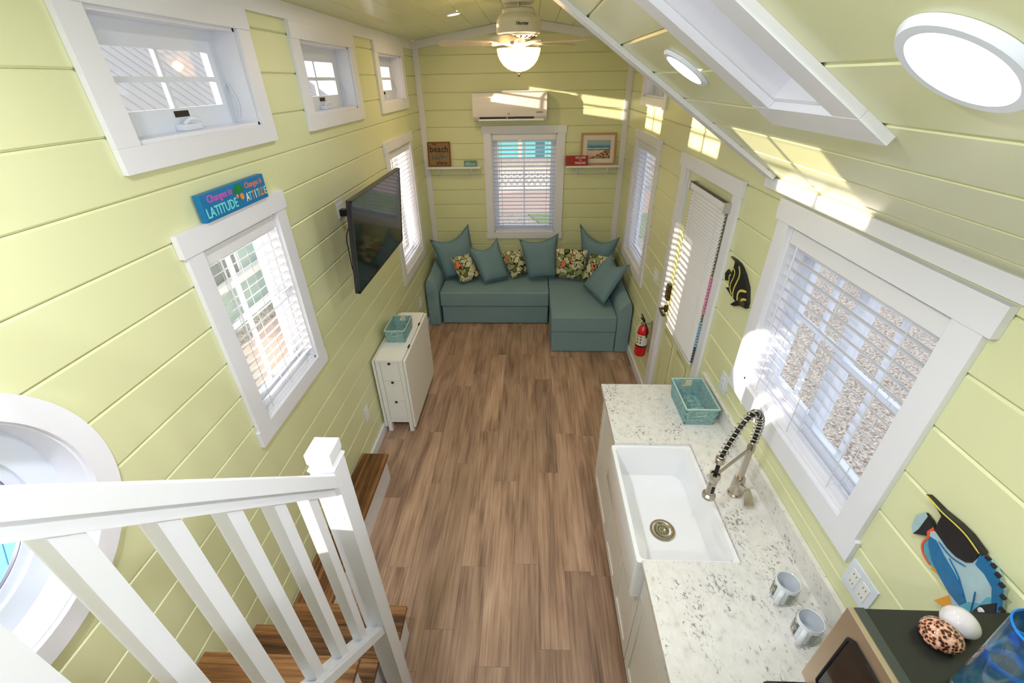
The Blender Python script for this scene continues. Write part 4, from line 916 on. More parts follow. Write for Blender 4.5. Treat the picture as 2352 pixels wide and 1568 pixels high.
# ------------------------------------------------------------------ fire extinguisher
EX, EY, EZ = 2.278, 3.43, .40
ex = thing('fire_extinguisher', 'red fire extinguisher hung on right wall between sofa and door', 'fire extinguisher', (EX, EY, EZ))
part('cylinder', MB().lathe([(.001, .005), (.040, .005), (.050, .015), (.052, .03), (.052, .245), (.046, .275), (.032, .298), (.022, .308), (.02, .32), (.001, .32)], EX, EY, EZ, 32), RED, ex, smooth=True)
lbm = part('label', MB().lathe([(.0524, .125), (.0530, .125), (.0530, .235), (.0524, .235)], EX, EY, EZ, 32, caps=False), LABEL, ex, smooth=True)
mk = MB(); my = MB(); mgn = MB()
for r in range(3):
    for k in range(3):
        a = R(-150+k*17+r*0); c_, s_ = math.cos(a), math.sin(a); z = EZ+.15+r*.03
        (my if k == 1 else mk).quadbox([(EX+.0528*math.cos(a-.09), EY+.0528*math.sin(a-.09), z), (EX+.0528*math.cos(a+.09), EY+.0528*math.sin(a+.09), z), (EX+.0542*math.cos(a+.09), EY+.0542*math.sin(a+.09), z), (EX+.0542*math.cos(a-.09), EY+.0542*math.sin(a-.09), z)]+
            [(EX+.0528*math.cos(a-.09), EY+.0528*math.sin(a-.09), z+.016), (EX+.0528*math.cos(a+.09), EY+.0528*math.sin(a+.09), z+.016), (EX+.0542*math.cos(a+.09), EY+.0542*math.sin(a+.09), z+.016), (EX+.0542*math.cos(a-.09), EY+.0542*math.sin(a-.09), z+.016)])
part('label_pictograms', mk, INK, lbm); part('label_pictograms', my, YEL, lbm)
part('strap', MB().lathe([(.0526, .112), (.0545, .112), (.0545, .126), (.0526, .126)], EX, EY, EZ, 32, caps=False), BLACK, ex, smooth=True)
part('valve', MB().cyl((EX, EY, EZ+.318), (EX, EY, EZ+.35), .016), CHROME, ex, smooth=True)
part('gauge', MB().cyl((EX-.012, EY-.006, EZ+.337), (EX-.026, EY-.012, EZ+.337), .013), CHROME, ex, smooth=True)
part('handle', MB().tube([(EX, EY+.005, EZ+.348), (EX-.01, EY+.05, EZ+.352), (EX-.012, EY+.085, EZ+.345)], [.009, .008, .006], 8), BLACK, ex, smooth=True)
part('squeeze_lever', MB().tube([(EX, EY+.005, EZ+.360), (EX-.01, EY+.045, EZ+.378), (EX-.012, EY+.08, EZ+.385)], [.008, .007, .005], 8), BLACK, ex, smooth=True)
part('nozzle', MB().tube(smooth_path([(EX, EY+.0, EZ+.335), (EX+.01, EY-.03, EZ+.33), (EX+.02, EY-.052, EZ+.29), (EX+.02, EY-.056, EZ+.22)], 5), [.006]*15+[.009], 8), BLACK, ex, smooth=True)
part('inspection_tag', MB().quadbox([(EX-.060, EY+.0, EZ+.22), (EX-.056, EY+.045, EZ+.22), (EX-.054, EY+.045, EZ+.22), (EX-.058, EY+.0, EZ+.22), (EX-.036, EY+.0, EZ+.335), (EX-.030, EY+.036, EZ+.335), (EX-.028, EY+.036, EZ+.335), (EX-.034, EY+.0, EZ+.335)]), LABEL, ex)
part('wall_hook', MB().box(W-.006, W-.0005, EY-.012, EY+.012, EZ+.28, EZ+.36).box(EX, W-.01, EY-.006, EY+.006, EZ+.325, EZ+.337), CHROME, ex)

# ------------------------------------------------------------------ drop-leaf table
NY0, NY1 = 2.80, 3.605
nt_ = thing('drop_leaf_table', 'white folded drop-leaf table with small drawers against left wall', 'table', (.15, 3.2, 0))
part('top', MB().box(.042, .262, NY0-.005, NY1+.005, .722, .742), FURN, nt_, bevel=.0015)
part('carcass', MB().box(.062, .232, NY0+.02, NY1-.02, .10, .721), FURN, nt_)
for yy in (NY0, NY1-.02):
    for xx in (.040, .226): part('leg', MB().box(xx, xx+.034, yy, yy+.045, .001, .7215), FURN, nt_, bevel=.001)
part('bottom_rail', MB().box(.074, .226, NY0+.004, NY0+.022, .10, .13), FURN, nt_)
for a, b in ((.54, .7185), (.338, .537), (.134, .335)):
    d = part('drawer', MB().box(.0765, .2235, NY0+.003, NY0+.022, a, b), FURN, nt_, bevel=.001)
    part('knob', MB().box(.140, .160, NY0-.006, NY0+.004, b-.022, b-.006), INK, d, bevel=.003)
part('leaf', MB().box(.266, .286, NY0-.01, NY1+.005, .058, .735), FURN, nt_, bevel=.0015); part('leaf', MB().box(.018, .036, NY0-.01, NY1+.005, .060, .735), FURN, nt_, bevel=.0015)
for yy in (2.98, 3.36): part('hinge', MB().box(.258, .270, yy, yy+.05, .7385, .7445), INK, nt_)

# ------------------------------------------------------------------ baskets
def basket(cx, cy, z, w0, l0, w1, l1, h, lab):
    t = thing('storage_basket', lab, 'basket', (cx, cy, z)); th = .006
    def rect(w_, l_, zz): return [(cx-w_/2, cy-l_/2, zz), (cx+w_/2, cy-l_/2, zz), (cx+w_/2, cy+l_/2, zz), (cx-w_/2, cy+l_/2, zz)]
    def at(s): return (lerp(w0, w1, s), lerp(l0, l1, s), z+h*s)
    # long sides (strips of woven strap) and bottom
    def wall_quad(pa, pb, s0, s1, a0, a1, off):
        pass
    part('basket_bottom', MB().box(cx-w0/2+.003, cx+w0/2-.003, cy-l0/2+.003, cy+l0/2-.003, z+.001, z+.007), WOVEN, t)
    nrow = 5
    for side in range(4):
        mb = MB()
        for k in range(nrow):
            s0, s1 = k/nrow+.01, (k+1)/nrow-.01
            for (f0, f1) in (((0, 1),) if not (side in (0, 2) and k == 3) else ((0, .32), (.68, 1))):
                q = []
                for s in (s0, s1):
                    wv, lv, zz = at(s); r = rect(wv, lv, zz); a, b = Vector(r[side]), Vector(r[(side+1) % 4]); nn = Vector(((b-a).y, -(b-a).x, 0)).normalized()
                    bul = .0012*(1 if k % 2 else 0)
                    A, B_ = a.lerp(b, f0), a.lerp(b, f1); q.append([A+nn*bul, B_+nn*bul, B_-nn*th, A-nn*th])
                mb.quadbox(q[0]+q[1])
        for f in [i/8 for i in range(1, 8)]:
            if side in (0, 2) and .3 < f < .7: continue
            wv, lv, zz = at(0.02); r = rect(wv, lv, zz); p0 = Vector(r[side]).lerp(Vector(r[(side+1) % 4]), f); wv, lv, zz = at(.97); r = rect(wv, lv, zz); p1 = Vector(r[side]).lerp(Vector(r[(side+1) % 4]), f)
            mb.cyl(p0, p1, .0028, n=6)
        part('side_panel', mb, WOVEN, t)
    wv, lv, zz = at(1); r = [Vector(p) for p in rect(wv, lv, zz)]
    rim = MB()
    for i in range(4): rim.tube([r[i], r[(i+1) % 4]], .0048, 8)
    part('rim', rim, RIMC, t, smooth=True)
    for sgn, side in ((-1, 0), (1, 2)):
        s = .7; wv, lv, zz = at(s); yy = cy+sgn*lv/2; mh = MB(); hw, hh = .030, .014
        for a, b in (((-hw, hh), (hw, hh)), ((hw, hh), (hw*.75, -hh)), ((hw*.75, -hh), (-hw*.75, -hh)), ((-hw*.75, -hh), (-hw, hh))):
            mh.tube([(cx+a[0], yy, zz+a[1]), (cx+b[0], yy, zz+b[1])], .0026, 6)
        part('handle_opening', mh, RIMC, t)
    part('paper_tag', MB().box(cx-.012, cx+.028, cy+lerp(l0, l1, .8)/2-.012, cy+lerp(l0, l1, .8)/2-.010, z+h*.62, z+h*1.0), TAGM, t)
    return t
basket(.146, 3.19, .7425, .150, .255, .166, .275, .115, 'small teal woven basket on top of the white drop-leaf table')
basket(2.208, 2.018, .9305, .160, .262, .180, .290, .120, 'larger teal woven basket on the counter beside the backsplash')

# ------------------------------------------------------------------ kitchen
CY0, CY1 = .557, 2.262; CXF = 1.718; SKY0, SKY1 = 1.070, 1.738; SXI, SXO = 1.700, 2.122
ct = thing('countertop', 'white speckled stone countertop with backsplash under the kitchen window', 'countertop', (2.03, 1.4, .90))
part('slab', MB().box(CXF, W-.001, SKY1, CY1, .90, .93).box(CXF, W-.001, CY0, SKY0, .90, .93).box(SXO, W-.001, SKY0, SKY1, .90, .93), QUARTZ, ct)
part('backsplash', MB().box(W-.021, W-.001, CY0, CY1, .9305, 1.035), QUARTZ, ct, bevel=.002)
sk_ = thing('farmhouse_sink', 'white apron-front farmhouse sink set into the countertop', 'sink', (1.91, 1.404, .68))
zi = .705; ri = MB()
def rrect(x0, x1, y0, y1, z, r, n=5):
    out = []
    for cx_, cy_, a0 in ((x1-r, y1-r, 0), (x0+r, y1-r, 90), (x0+r, y0+r, 180), (x1-r, y0+r, 270)):
        for k in range(n+1): a = R(a0+90*k/n); out.append((cx_+r*math.cos(a), cy_+r*math.sin(a), z))
    return out
yA, yB = SKY0+.001, SKY1-.001
rings = [rrect(SXI, SXO-.002, yA, yB, .660, .012), rrect(SXI-.003, SXO-.002, yA, yB, .68, .014), rrect(SXI-.003, SXO-.002, yA, yB, .899, .014), rrect(SXI+.001, SXO-.002, yA, yB, .912, .012),
         rrect(SXI+.018, SXO-.016, yA+.014, yB-.014, .912, .022), rrect(SXI+.022, SXO-.02, yA+.018, yB-.018, .905, .025), rrect(SXI+.028, SXO-.026, yA+.024, yB-.024, .78, .035), rrect(SXI+.038, SXO-.036, yA+.034, yB-.034, .722, .05), rrect(SXI+.065, SXO-.062, yA+.062, yB-.062, .706, .06), rrect(1.86, 1.96, 1.33, 1.43, .703, .04)]
part('basin', MB().loft(rings), PORC, sk_, smooth=True)
DX, DY = 1.915, 1.372
dn = part('drain', MB().lathe([(.062, .7045), (.060, .7075), (.047, .7085), (.042, .7060), (.040, .700), (.001, .700)], DX, DY, 0, 36), STEEL, sk_, smooth=True)
part('strainer', MB().lathe([(.038, .7065), (.032, .7070), (.030, .7045), (.012, .7045), (.010, .712), (.001, .713)], DX, DY, 0, 30), CHROME, dn, smooth=True)
mh = MB()
for k in range(12): a = 2*math.pi*k/12; mh.lathe([(.0035, .7050), (.0035, .7066), (.001, .7068)], DX+.022*math.cos(a), DY+.022*math.sin(a), 0, 8)
part('strainer_holes', mh, INK, dn)
# base cabinets
def shaker(nm, par, X, a, b, c_, d_, m=CAB, rail=.055):
    d = part(nm, MB().box(X+.006, X+.018, a, b, c_, d_), m, par)
    fr = MB()
    for q in ((a, a+rail, c_, d_), (b-rail, b, c_, d_), (a+rail, b-rail, c_, c_+rail), (a+rail, b-rail, d_-rail, d_)): fr.box(X, X+.006, *q)
    part('door_frame', fr, m, d, bevel=.0008); return d
XF = 1.742
def cabinet(y0, y1, lab, ztop=.899):
    t = thing('base_cabinet', lab, 'cabinet', (2.04, (y0+y1)/2, 0))
    part('carcass', MB().box(XF+.020, W-.002, y0+.001, y1-.001, .09, ztop), CAB, t); part('toe_kick', MB().box(XF+.045, W-.01, y0+.001, y1-.001, .001, .089), CAB, t)
    return t
c1 = cabinet(SKY1+.004, CY1-.012, 'far white base cabinet at the door end of the counter')
shaker('door', c1, XF, SKY1+.008, CY1-.016, .095, .885)
c2 = cabinet(SKY0-.004, SKY1+.002, 'white sink cabinet with two doors below the apron sink', ztop=.655)
shaker('door', c2, XF, SKY0, (SKY0+SKY1)/2-.002, .095, .650); shaker('door', c2, XF, (SKY0+SKY1)/2+.002, SKY1, .095, .650)
c3 = cabinet(CY0+.002, SKY0-.006, 'near white base cabinet between sink and refrigerator')
shaker('door', c3, XF, CY0+.006, SKY0-.010, .095, .700)
dw = part('drawer', MB().box(XF, XF+.018, CY0+.006, SKY0-.010, .706, .885), CAB, c3, bevel=.001)
# faucet
fa = thing('kitchen_faucet', 'brushed nickel spring-neck faucet standing behind the sink', 'faucet', (2.222, 1.415, .93))
FXX, FYY = 2.222, 1.415
part('base_flange', MB().lathe([(.001, .931), (.032, .931), (.032, .937), (.028, .942), (.001, .942)], FXX, FYY, 0, 32), STEEL, fa, smooth=True)
part('valve_body', MB().lathe([(.026, .941), (.0265, .99), (.025, 1.035), (.021, 1.042), (.001, 1.042)], FXX, FYY, 0, 28), STEEL, fa, smooth=True)
part('riser', MB().cyl((FXX, FYY, 1.04), (FXX, FYY, 1.215), .0135, n=20), STEEL, fa, smooth=True)
part('collar', MB().lathe([(.0165, 1.205), (.0165, 1.232), (.0135, 1.236), (.0135, 1.262), (.001, 1.262)], FXX, FYY, 0, 24), STEEL, fa, smooth=True)
hd_ = Vector((-.86, -.50, 0)).normalized(); reach = .205
HX, HY = FXX+hd_.x*reach, FYY+hd_.y*reach
P0 = Vector((FXX, FYY, 1.255))
arc = [P0]; 
path = [Vector((FXX, FYY, 1.255)), Vector((FXX, FYY, 1.33)), P0+hd_*.012+Vector((0, 0, .135)), P0+hd_*.055+Vector((0, 0, .185)), P0+hd_*.105+Vector((0, 0, .180)), P0+hd_*.15+Vector((0, 0, .130)), P0+hd_*.185+Vector((0, 0, .06)), P0+hd_*.203+Vector((0, 0, .01))]
sp_ = smooth_path(path, 10)
part('hose', MB().tube(sp_+[Vector((HX, HY, 1.20)), Vector((HX, HY, 1.155))], .0085, 10), HOSE, fa, smooth=True)
# helix along the path
cum = [0]
for a, b in zip(sp_, sp_[1:]): cum.append(cum[-1]+(b-a).length)
tot = cum[-1]; hel = []; turns = 23; ns_ = turns*12; nrm = None; idx = 0
side = hd_.cross(Vector((0, 0, 1)))
for k in range(ns_+1):
    s = tot*k/ns_
    while idx < len(cum)-2 and cum[idx+1] < s: idx += 1
    t_ = (s-cum[idx])/max(1e-9, cum[idx+1]-cum[idx]); p = sp_[idx].lerp(sp_[idx+1], t_); tg = (sp_[idx+1]-sp_[idx]).normalized(); n1 = side; n2 = tg.cross(side).normalized(); a = 2*math.pi*turns*k/ns_
    hel.append(p+(n1*math.cos(a)+n2*math.sin(a))*.0165)
part('spring', MB().tube(hel, .0030, 6), CHROME, fa, smooth=True)
part('spring_end_cap', MB().lathe([(.019, 1.240), (.019, 1.262), (.012, 1.266), (.001, 1.266)], HX, HY, 0, 24), STEEL, fa, smooth=True)
sh = part('spray_head', MB().lathe([(.001, 1.165), (.017, 1.165), (.0175, 1.125), (.0155, 1.122), (.0165, 1.118), (.018, 1.060), (.018, 1.052), (.028, 1.044), (.028, 1.030), (.022, 1.026), (.001, 1.026)], HX, HY, 0, 28), STEEL, fa, smooth=True)
part('spray_button', MB().box(HX-.006, HX+.006, HY-.0205, HY-.016, 1.070, 1.105), BLACK, sh)
part('support_arm', MB().tube([(FXX, FYY, 1.222), (HX, HY, 1.160)], .0065, 10), STEEL, fa, smooth=True); part('holder_ring', MB().lathe([(.0172, 1.150), (.0225, 1.150), (.0225, 1.172), (.0172, 1.172)], HX, HY, 0, 24, caps=False), STEEL, fa, smooth=True)
lv = part('lever_stem', MB().cyl((FXX, FYY-.018, 1.00), (FXX+.012, FYY-.052, 1.0), .017, n=18), STEEL, fa, smooth=True)
part('lever', MB().loft([[(FXX+.00, FYY-.04, 1.018), (FXX+.03, FYY-.045, 1.018), (FXX+.03, FYY-.045, 1.01), (FXX, FYY-.04, 1.01)], [(FXX-.002, FYY-.075, .995), (FXX+.036, FYY-.075, .995), (FXX+.036, FYY-.075, .986), (FXX-.002, FYY-.075, .986)], [(FXX-.004, FYY-.098, .965), (FXX+.042, FYY-.098, .965), (FXX+.042, FYY-.098, .957), (FXX-.004, FYY-.098, .957)]]), STEEL, lv, bevel=.003, smooth=True)

# mugs
def mug(cx, cy, lab):
    t = thing('coffee_mug', lab, 'mug', (cx, cy, .9305)); z = .9305; r = .041; h = .096
    part('cup', MB().lathe([(.001, 0), (.036, 0), (.0395, .006), (r, .012), (r, h-.003), (r-.0018, h), (r-.0038, h-.002), (r-.0042, .010), (r-.010, .005), (.001, .005)], cx, cy, z, 40), MUGW, t, smooth=True)
    a0 = R(222)      # handle direction
    rings = []
    for zz in (.014, .078):
        ring_ = []
        for k in range(33): a = a0+R(28)+(2*math.pi-R(56))*k/32; ring_.append((cx+(r+.0006)*math.cos(a), cy+(r+.0006)*math.sin(a), z+zz))
        rings.append(ring_)
    part('printed_band', MB().loft(rings, False, False), MUGP, t, smooth=True, recalc=False)
    d = Vector((math.cos(a0), math.sin(a0), 0)); c0 = Vector((cx, cy, z))
    hp = smooth_path([c0+d*(r-.002)+Vector((0, 0, .080)), c0+d*(r+.018)+Vector((0, 0, .080)), c0+d*(r+.027)+Vector((0, 0, .064)), c0+d*(r+.025)+Vector((0, 0, .036)), c0+d*(r+.012)+Vector((0, 0, .018)), c0+d*(r-.002)+Vector((0, 0, .018))], 5)
    sd = Vector((-d.y, d.x, 0)); rings = []
    for i, p in enumerate(hp):
        tg = (hp[min(i+1, len(hp)-1)]-hp[max(i-1, 0)]).normalized(); nn = sd.cross(tg)
        rings.append([p+sd*(.0085*math.cos(q))+nn*(.0045*math.sin(q)) for q in [2*math.pi*k/10 for k in range(10)]])
    part('handle', MB().loft(rings), MUGW, t, smooth=True)
mug(2.208, .940, 'pale mug with printed band on counter, the one nearer the sink'); mug(2.218, .808, 'pale mug with printed band on counter, the one nearer the microwave')

# refrigerator and microwave
fr_ = thing('mini_refrigerator', 'black refrigerator below the microwave at the counter end', 'refrigerator', (2.11, .24, 0))
part('body', MB().box(1.945, W-.012, -.06, .545, .02, 1.238), BLACKM, fr_, bevel=.006); part('door', MB().box(1.880, 1.940, -.06, .545, .03, 1.240), BLACKM, fr_, bevel=.010)
part('hinge_cover', MB().box(1.915, 1.962, .50, .54, 1.239, 1.249), BLACK, fr_, bevel=.003); part('foot', MB().cyl((2.0, .5, .001), (2.0, .5, .021), .02), BLACK, fr_); part('foot', MB().cyl((2.0, .0, .001), (2.0, .0, .021), .02), BLACK, fr_)
MZ0, MZ1 = 1.255, 1.574; MX0, MX1 = 1.980, 2.338; MY0, MY1 = .04, .560
mw = thing('microwave_oven', 'black microwave with stainless front on top of refrigerator', 'microwave', (2.15, .3, MZ0-.014))
part('case', MB().box(MX0+.035, MX1, MY0+.002, MY1-.002, MZ0, MZ1), BLACKM, mw, bevel=.003)
part('case_front_band', MB().box(MX0+.014, MX0+.036, MY0+.001, MY1-.001, MZ0, MZ1+.0012), mat('dark_grey_case_band', (62, 68, 62), .35), mw)
part('front_frame', MB().box(MX0, MX0+.0145, MY0, MY1, MZ0, MZ1), CHAMP, mw, bevel=.002)
win = part('door_glass', MB().prism(rrect2 := [(MX0-.0015, y, z) for y, z in [(.18, MZ0+.045), (MY1-.055, MZ0+.045), (MY1-.040, MZ0+.06), (MY1-.040, MZ1-.055), (MY1-.055, MZ1-.040), (.18, MZ1-.040)]], (.004, 0, 0)), mat('dark_door_glass', (30, 24, 22), .06, spec=.8), mw)
wf = MB(); oy = [(.18, MZ0+.045), (MY1-.055, MZ0+.045), (MY1-.040, MZ0+.06), (MY1-.040, MZ1-.055), (MY1-.055, MZ1-.040), (.18, MZ1-.040)]
part('glass_edge', MB().tube([(MX0-.001, a, b) for a, b in oy+[oy[0]]], .004, 6), BLACK, mw, smooth=True)
part('side_vent', MB().box(MX0+.04, MX0+.075, MY1-.002, MY1+.008, MZ0+.12, MZ0+.20), BLACK, mw, bevel=.003)
for (a, b) in ((2.02, .51), (2.02, .09), (2.30, .51), (2.30, .09)): part('foot', MB().cyl((a, b, 1.2405), (a, b, MZ0+.001), .012), BLACK, mw)
part('control_panel', MB().box(MX0-.002, MX0+.002, MY0+.015, .15, MZ0+.03, MZ1-.03), BLACK, mw)
# shells
def cowrie(cx, cy, z, a, b, h, yaw, m, nm, lab, tilt=0):
    t = thing(nm, lab, 'shell', (cx, cy, z)); bm = bmesh.new(); bmesh.ops.create_uvsphere(bm, u_segments=32, v_segments=20, radius=1)
    for v in bm.verts:
        x, y, zz = v.co; w_ = 1-.18*x
        v.co = Vector((a*x, b*y*w_, h*zz*(1 if zz > 0 else .55)*(1-.1*x)))
        if zz < 0 and abs(y) < .22: v.co.z += .006*(1-abs(y)/.22)
    bm.transform(Matrix.Rotation(yaw, 4, 'Z') @ Matrix.Rotation(tilt, 4, 'X')); mz = min(v.co.z for v in bm.verts); bm.transform(Matrix.Translation((0, 0, -mz+.0005)))
    me = bpy.data.meshes.new('shell_body'); bm.to_mesh(me); bm.free(); me.polygons.foreach_set('use_smooth', [True]*len(me.polygons)); me.materials.append(m)
    o = bpy.data.objects.new('shell_body', me); C.objects.link(o); o.parent = t
    return t
cowrie(2.126, .495, MZ1, .038, .034, .034, R(-35), COWRIE, 'spotted_shell', 'brown spotted cowrie shell on top of the microwave')
cowrie(2.186, .522, MZ1, .034, .031, .034, R(-50), COWR2, 'white_shell', 'glossy white cowrie shell behind the spotted one on microwave')
# vase
VX, VY = 2.118, .392
vs = thing('blue_glass_vase', 'tall cobalt and cyan blue glass vase on top of the microwave', 'vase', (VX, VY, MZ1))
part('vase_wall', MB().lathe([(.001, .001), (.036, .001), (.040, .008), (.041, .06), (.043, .14), (.0475, .232), (.0465, .234), (.0445, .232), (.040, .14), (.038, .06), (.036, .018), (.020, .014), (.001, .014)], VX, VY, MZ1, 56), BGLASS, vs, smooth=True)
part('rim_band', MB().lathe([(.0448, .2335), (.0472, .2325), (.0485, .2355), (.046, .238), (.0448, .2335)], VX, VY, MZ1, 56, caps=False), BLUER, vs, smooth=True)
part('inner_swirl', MB().tube([(VX+.034*math.cos(a/5), VY+.034*math.sin(a/5), MZ1+.10+.0022*a) for a in range(48)], [.001]+[.0045]*46+[.001], 8), BLUER, vs, smooth=True)

# ------------------------------------------------------------------ stair
stair = thing('storage_staircase', 'white box staircase with stained pine treads along left wall', 'stairs', (.32, .9, 0))
RUN, RISE, SWD = .218, .25, .62
part('bench_box', MB().box(.016, .198, 1.205, 2.275, .001, .222), WHITE, stair)
part('bench_top', MB().box(.0165, .215, 1.212, 2.288, .223, .25), BENCHW, stair, bevel=.002)
ys = [1.214, .985, .767, .549, .331, .113, -.105, -.323]
for k in range(7):
    z = RISE*(k+1); yf, yn = ys[k], ys[k+1]
    part('stair_box', MB().box(.016, SWD-.018, yn-.01, yf-.02, (RISE*k+.001 if k else .001), z-.027), WHITE, stair)
    mbt = MB()
    w2 = (yf-yn+.02)/2
    for j in range(2): part('tread', MB().box(.0165, SWD, yn-.02+j*w2+.0012, yn-.02+(j+1)*w2-.0004 if j == 0 else yf, z-.026, z), TREADW, stair, bevel=.0015)
# railing
rl = thing('stair_railing', 'white wooden stair railing with square balusters in the foreground', 'railing', (.66, .6, 0))
NX0, NX1, NYa, NYb = .6245, .698, .852, .925
part('newel_post', MB().box(NX0, NX1, NYa, NYb, .001, 1.652), WHITE, rl, bevel=.001)
part('newel_cap', MB().loft([[(NX0-e, NYa-e, z), (NX1+e, NYa-e, z), (NX1+e, NYb+e, z), (NX0-e, NYb+e, z)] for e, z in ((.0, 1.652), (.0035, 1.660), (.0035, 1.664), (-.003, 1.674), (-.003, 1.678), (.0, 1.686), (.0, 1.720), (-.001, 1.722))]), WHITE, rl, bevel=0)
def ztop(y): return 1.673+(.823-y)*1.09
def zbot(y): return .850+(.807-y)*1.215
YEND = -.15
def rail(x0, x1, zf, t, nm):
    a, b = NYa, YEND
    part(nm, MB().quadbox([(x0, b, zf(b)-t), (x1, b, zf(b)-t), (x1, a, zf(a)-t), (x0, a, zf(a)-t), (x0, b, zf(b)), (x1, b, zf(b)), (x1, a, zf(a)), (x0, a, zf(a))]), WHITE, rl, bevel=.0015)
rail(.624, .697, ztop, .051, 'handrail'); rail(.640, .682, lambda y: ztop(y)-.0515, .036, 'handrail_fillet')
rail(.632, .692, zbot, .048, 'bottom_rail'); rail(.674, .684, lambda y: zbot(y)+.010, .010, 'bottom_rail_bead')
mp_ = MB()
for z in (.60, .75, .95, 1.15, 1.45):
    for x in (.645, .678): mp_.cyl((x, NYa-.0012, z), (x, NYa+.001, z), .0035, n=10)
part('filled_nail_hole', mp_, WVIN, rl)
yb = .740
while yb > -.12:
    a, b = yb, yb+.034; x0, x1 = .643, .677
    part('baluster', MB().quadbox([(x0, a, zbot(a)), (x1, a, zbot(a)), (x1, b, zbot(b)), (x0, b, zbot(b)), (x0, a, ztop(a)-.087), (x1, a, ztop(a)-.087), (x1, b, ztop(b)-.087), (x0, b, ztop(b)-.087)]), WHITE, rl, bevel=.001)
    yb -= .1095
# loft deck behind the camera, resting on both walls
lf = struct(finish('loft_floor', MB().box(.64, W-.002, YR, -.08, 1.98, 2.08), WHITE), 'white loft deck behind the camera', 'floor')

# ------------------------------------------------------------------ outside
GZ = -.62
struct(finish('ground_outside', MB().box(-30, 30, -20, 50, GZ-.1, GZ), PEB), 'pale pebble gravel outside the windows', 'ground')
nb = thing('neighbour_house', 'teal cottage with grey metal roof outside the left windows', 'building', (-5, 8, GZ))
part('wall', MB().box(-7, -3.2, 4.6, 11, GZ, 1.9).prism([(-7, 4.6, 1.9), (-3.2, 4.6, 1.9), (-5.1, 4.6, 3.4)], (0, 6.4, 0)), TEALW, nb)
for s in (0, 1):
    m_ = MB(); p = [(-2.75, 1.75), (-5.1, 3.55), (-5.1, 3.63), (-2.75, 1.83)]
    if s: p = [(-10.2-a, b) for a, b in p]
    m_.prism([(a, 4.2, b) for a, b in p], (0, 7.2, 0)); part('roof_slope', m_, ROOFM, nb)
mr = MB()
for k in range(36): 
    y = 4.2+k*.2; mr.quadbox([(-2.75, y, 1.83), (-2.75, y+.03, 1.83), (-5.1, y+.03, 3.63), (-5.1, y, 3.63), (-2.75, y, 1.842), (-2.75, y+.03, 1.842), (-5.1, y+.03, 3.642), (-5.1, y, 3.642)])
o = part('roof_ribs', mr, ROOFM, nb)
for y in (5.2, 6.8, 8.4):
    wf_ = part('window_frame', MB().box(-3.2, -3.15, y, y+.9, .1, 1.3), WHITE, nb); part('pane', MB().box(-3.15, -3.14, y+.07, y+.83, .17, 1.23), mat('far_window_pane', (120, 130, 130), .3), wf_)
st = part('porch_rail', MB().box(-3.0, -2.9, 4.7, 10.5, .15, .25), WHITE, nb)
dk = tag(finish('pale_deck', MB().box(-2.6, -1.4, 2.6, 6.2, GZ, GZ+.22), PINKB, bevel=.01), 'low pinkish wooden deck outside the left windows', 'deck')
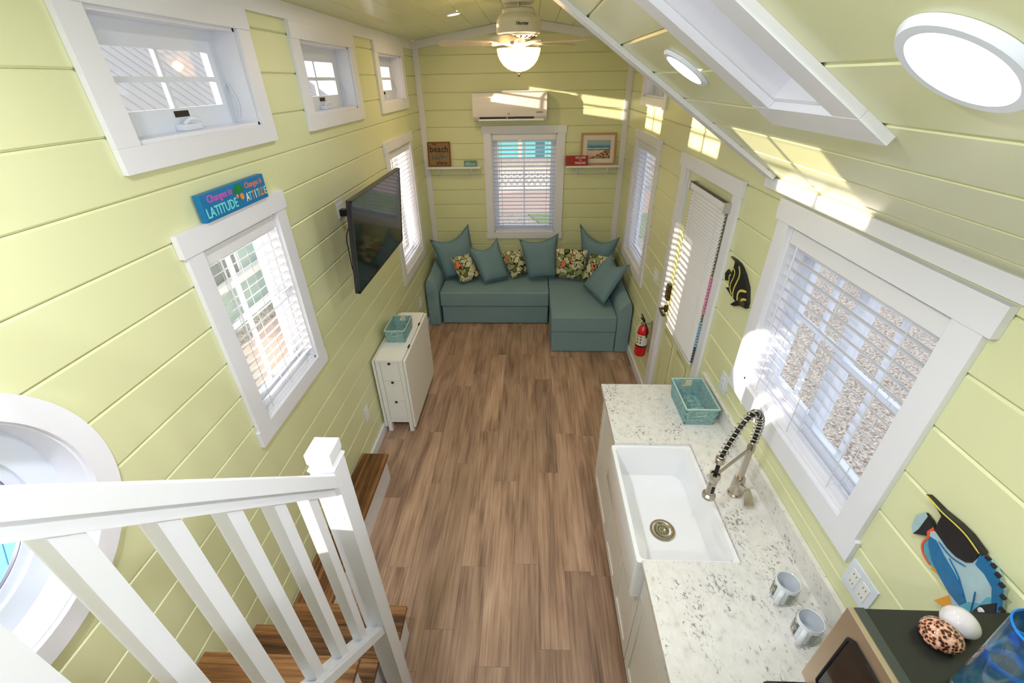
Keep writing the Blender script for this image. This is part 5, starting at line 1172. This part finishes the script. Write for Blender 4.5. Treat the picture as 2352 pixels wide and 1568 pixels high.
# far side, seen through the far window
hb = thing('aqua_cottage', 'aqua cottage with white roof seen through the far window', 'building', (0, 24, GZ))
part('wall', MB().box(-4, 8, 22.5, 26, GZ, .72), AQUA, hb); part('porch_band', MB().box(-4.2, 8.2, 22.0, 22.5, .20, .45), PINKB, hb); part('roof', MB().prism([(-4.6, 21.8, .70), (-4.6, 29.2, 2.9), (-4.6, 29.2, 3.0), (-4.6, 21.8, .85)], (13.4, 0, 0)), WHITE, hb)
for k in range(6): part('porch_post', MB().box(-3.9+k*2.3, -3.75+k*2.3, 21.95, 22.1, GZ, .70), PINKB, hb)
lt_ = thing('lattice_fence', 'white lattice fence seen through the far window', 'fence', (0, 15.5, GZ))
ml = MB()
for k in range(60):
    x = -4+k*.2
    for s in (-1, 1): ml.quadbox([(x, 15.49, GZ+.05), (x+.035, 15.49, GZ+.05), (x+.035, 15.505, GZ+.05), (x, 15.505, GZ+.05), (x+s*.55, 15.49, GZ+.6), (x+.035+s*.55, 15.49, GZ+.6), (x+.035+s*.55, 15.505, GZ+.6), (x+s*.55, 15.505, GZ+.6)])
o = part('lattice', ml, WHITE, lt_); o['kind'] = 'stuff'
part('top_rail', MB().box(-4.6, 8.6, 15.46, 15.53, GZ+.6, GZ+.66), PINKB, lt_); part('bottom_rail', MB().box(-4.6, 8.6, 15.46, 15.53, GZ+.0, GZ+.06), BLUW, lt_)
struct(finish('driveway', MB().box(-12, 14, 12.2, 15.3, GZ, GZ+.012), PINKB), 'brownish drive crossing in front of the lattice fence', 'ground')
tag(finish('grass_patch', MB().prism([(1.9, 10.2, GZ), (4.5, 10.0, GZ), (5, 12.1, GZ), (1.2, 12.1, GZ)], (0, 0, .03)), LAWN), 'small green lawn patch outside the far window', 'lawn')['kind'] = 'stuff'
# adirondack chairs seen through the round window
def garden_chair(x, y, m, lab):
    t = thing('garden_chair', lab, 'chair', (x, y, GZ))
    for k in range(5): part('seat_slat', MB().box(x-.26, x+.26, y-.24+k*.10, y-.15+k*.10, GZ+.36-k*.02, GZ+.38-k*.02), m, t)
    for k in range(5): part('back_slat', MB().quadbox([(x-.25+k*.10, y+.22, GZ+.26), (x-.16+k*.10, y+.22, GZ+.26), (x-.16+k*.10, y+.24, GZ+.26), (x-.25+k*.10, y+.24, GZ+.26), (x-.25+k*.10, y+.46, GZ+.96), (x-.16+k*.10, y+.46, GZ+.96), (x-.16+k*.10, y+.48, GZ+.96), (x-.25+k*.10, y+.48, GZ+.96)]), m, t)
    for sx in (-1, 1):
        part('arm_rest', MB().box(x+sx*.33-.06, x+sx*.33+.06, y-.30, y+.36, GZ+.55, GZ+.575), m, t)
        for yy in (-.24, .26): part('leg', MB().box(x+sx*.29-.02, x+sx*.29+.02, y+yy-.04, y+yy+.04, GZ+.001, GZ+.549), m, t)
garden_chair(-2.45, 1.75, mat('pink_painted_wood', (226, 108, 140), .5, bump=.05), 'pink slatted garden chair outside the round window')
garden_chair(-2.0, 1.02, mat('blue_painted_wood', (96, 170, 214), .5, bump=.05), 'light blue slatted garden chair outside the round window')
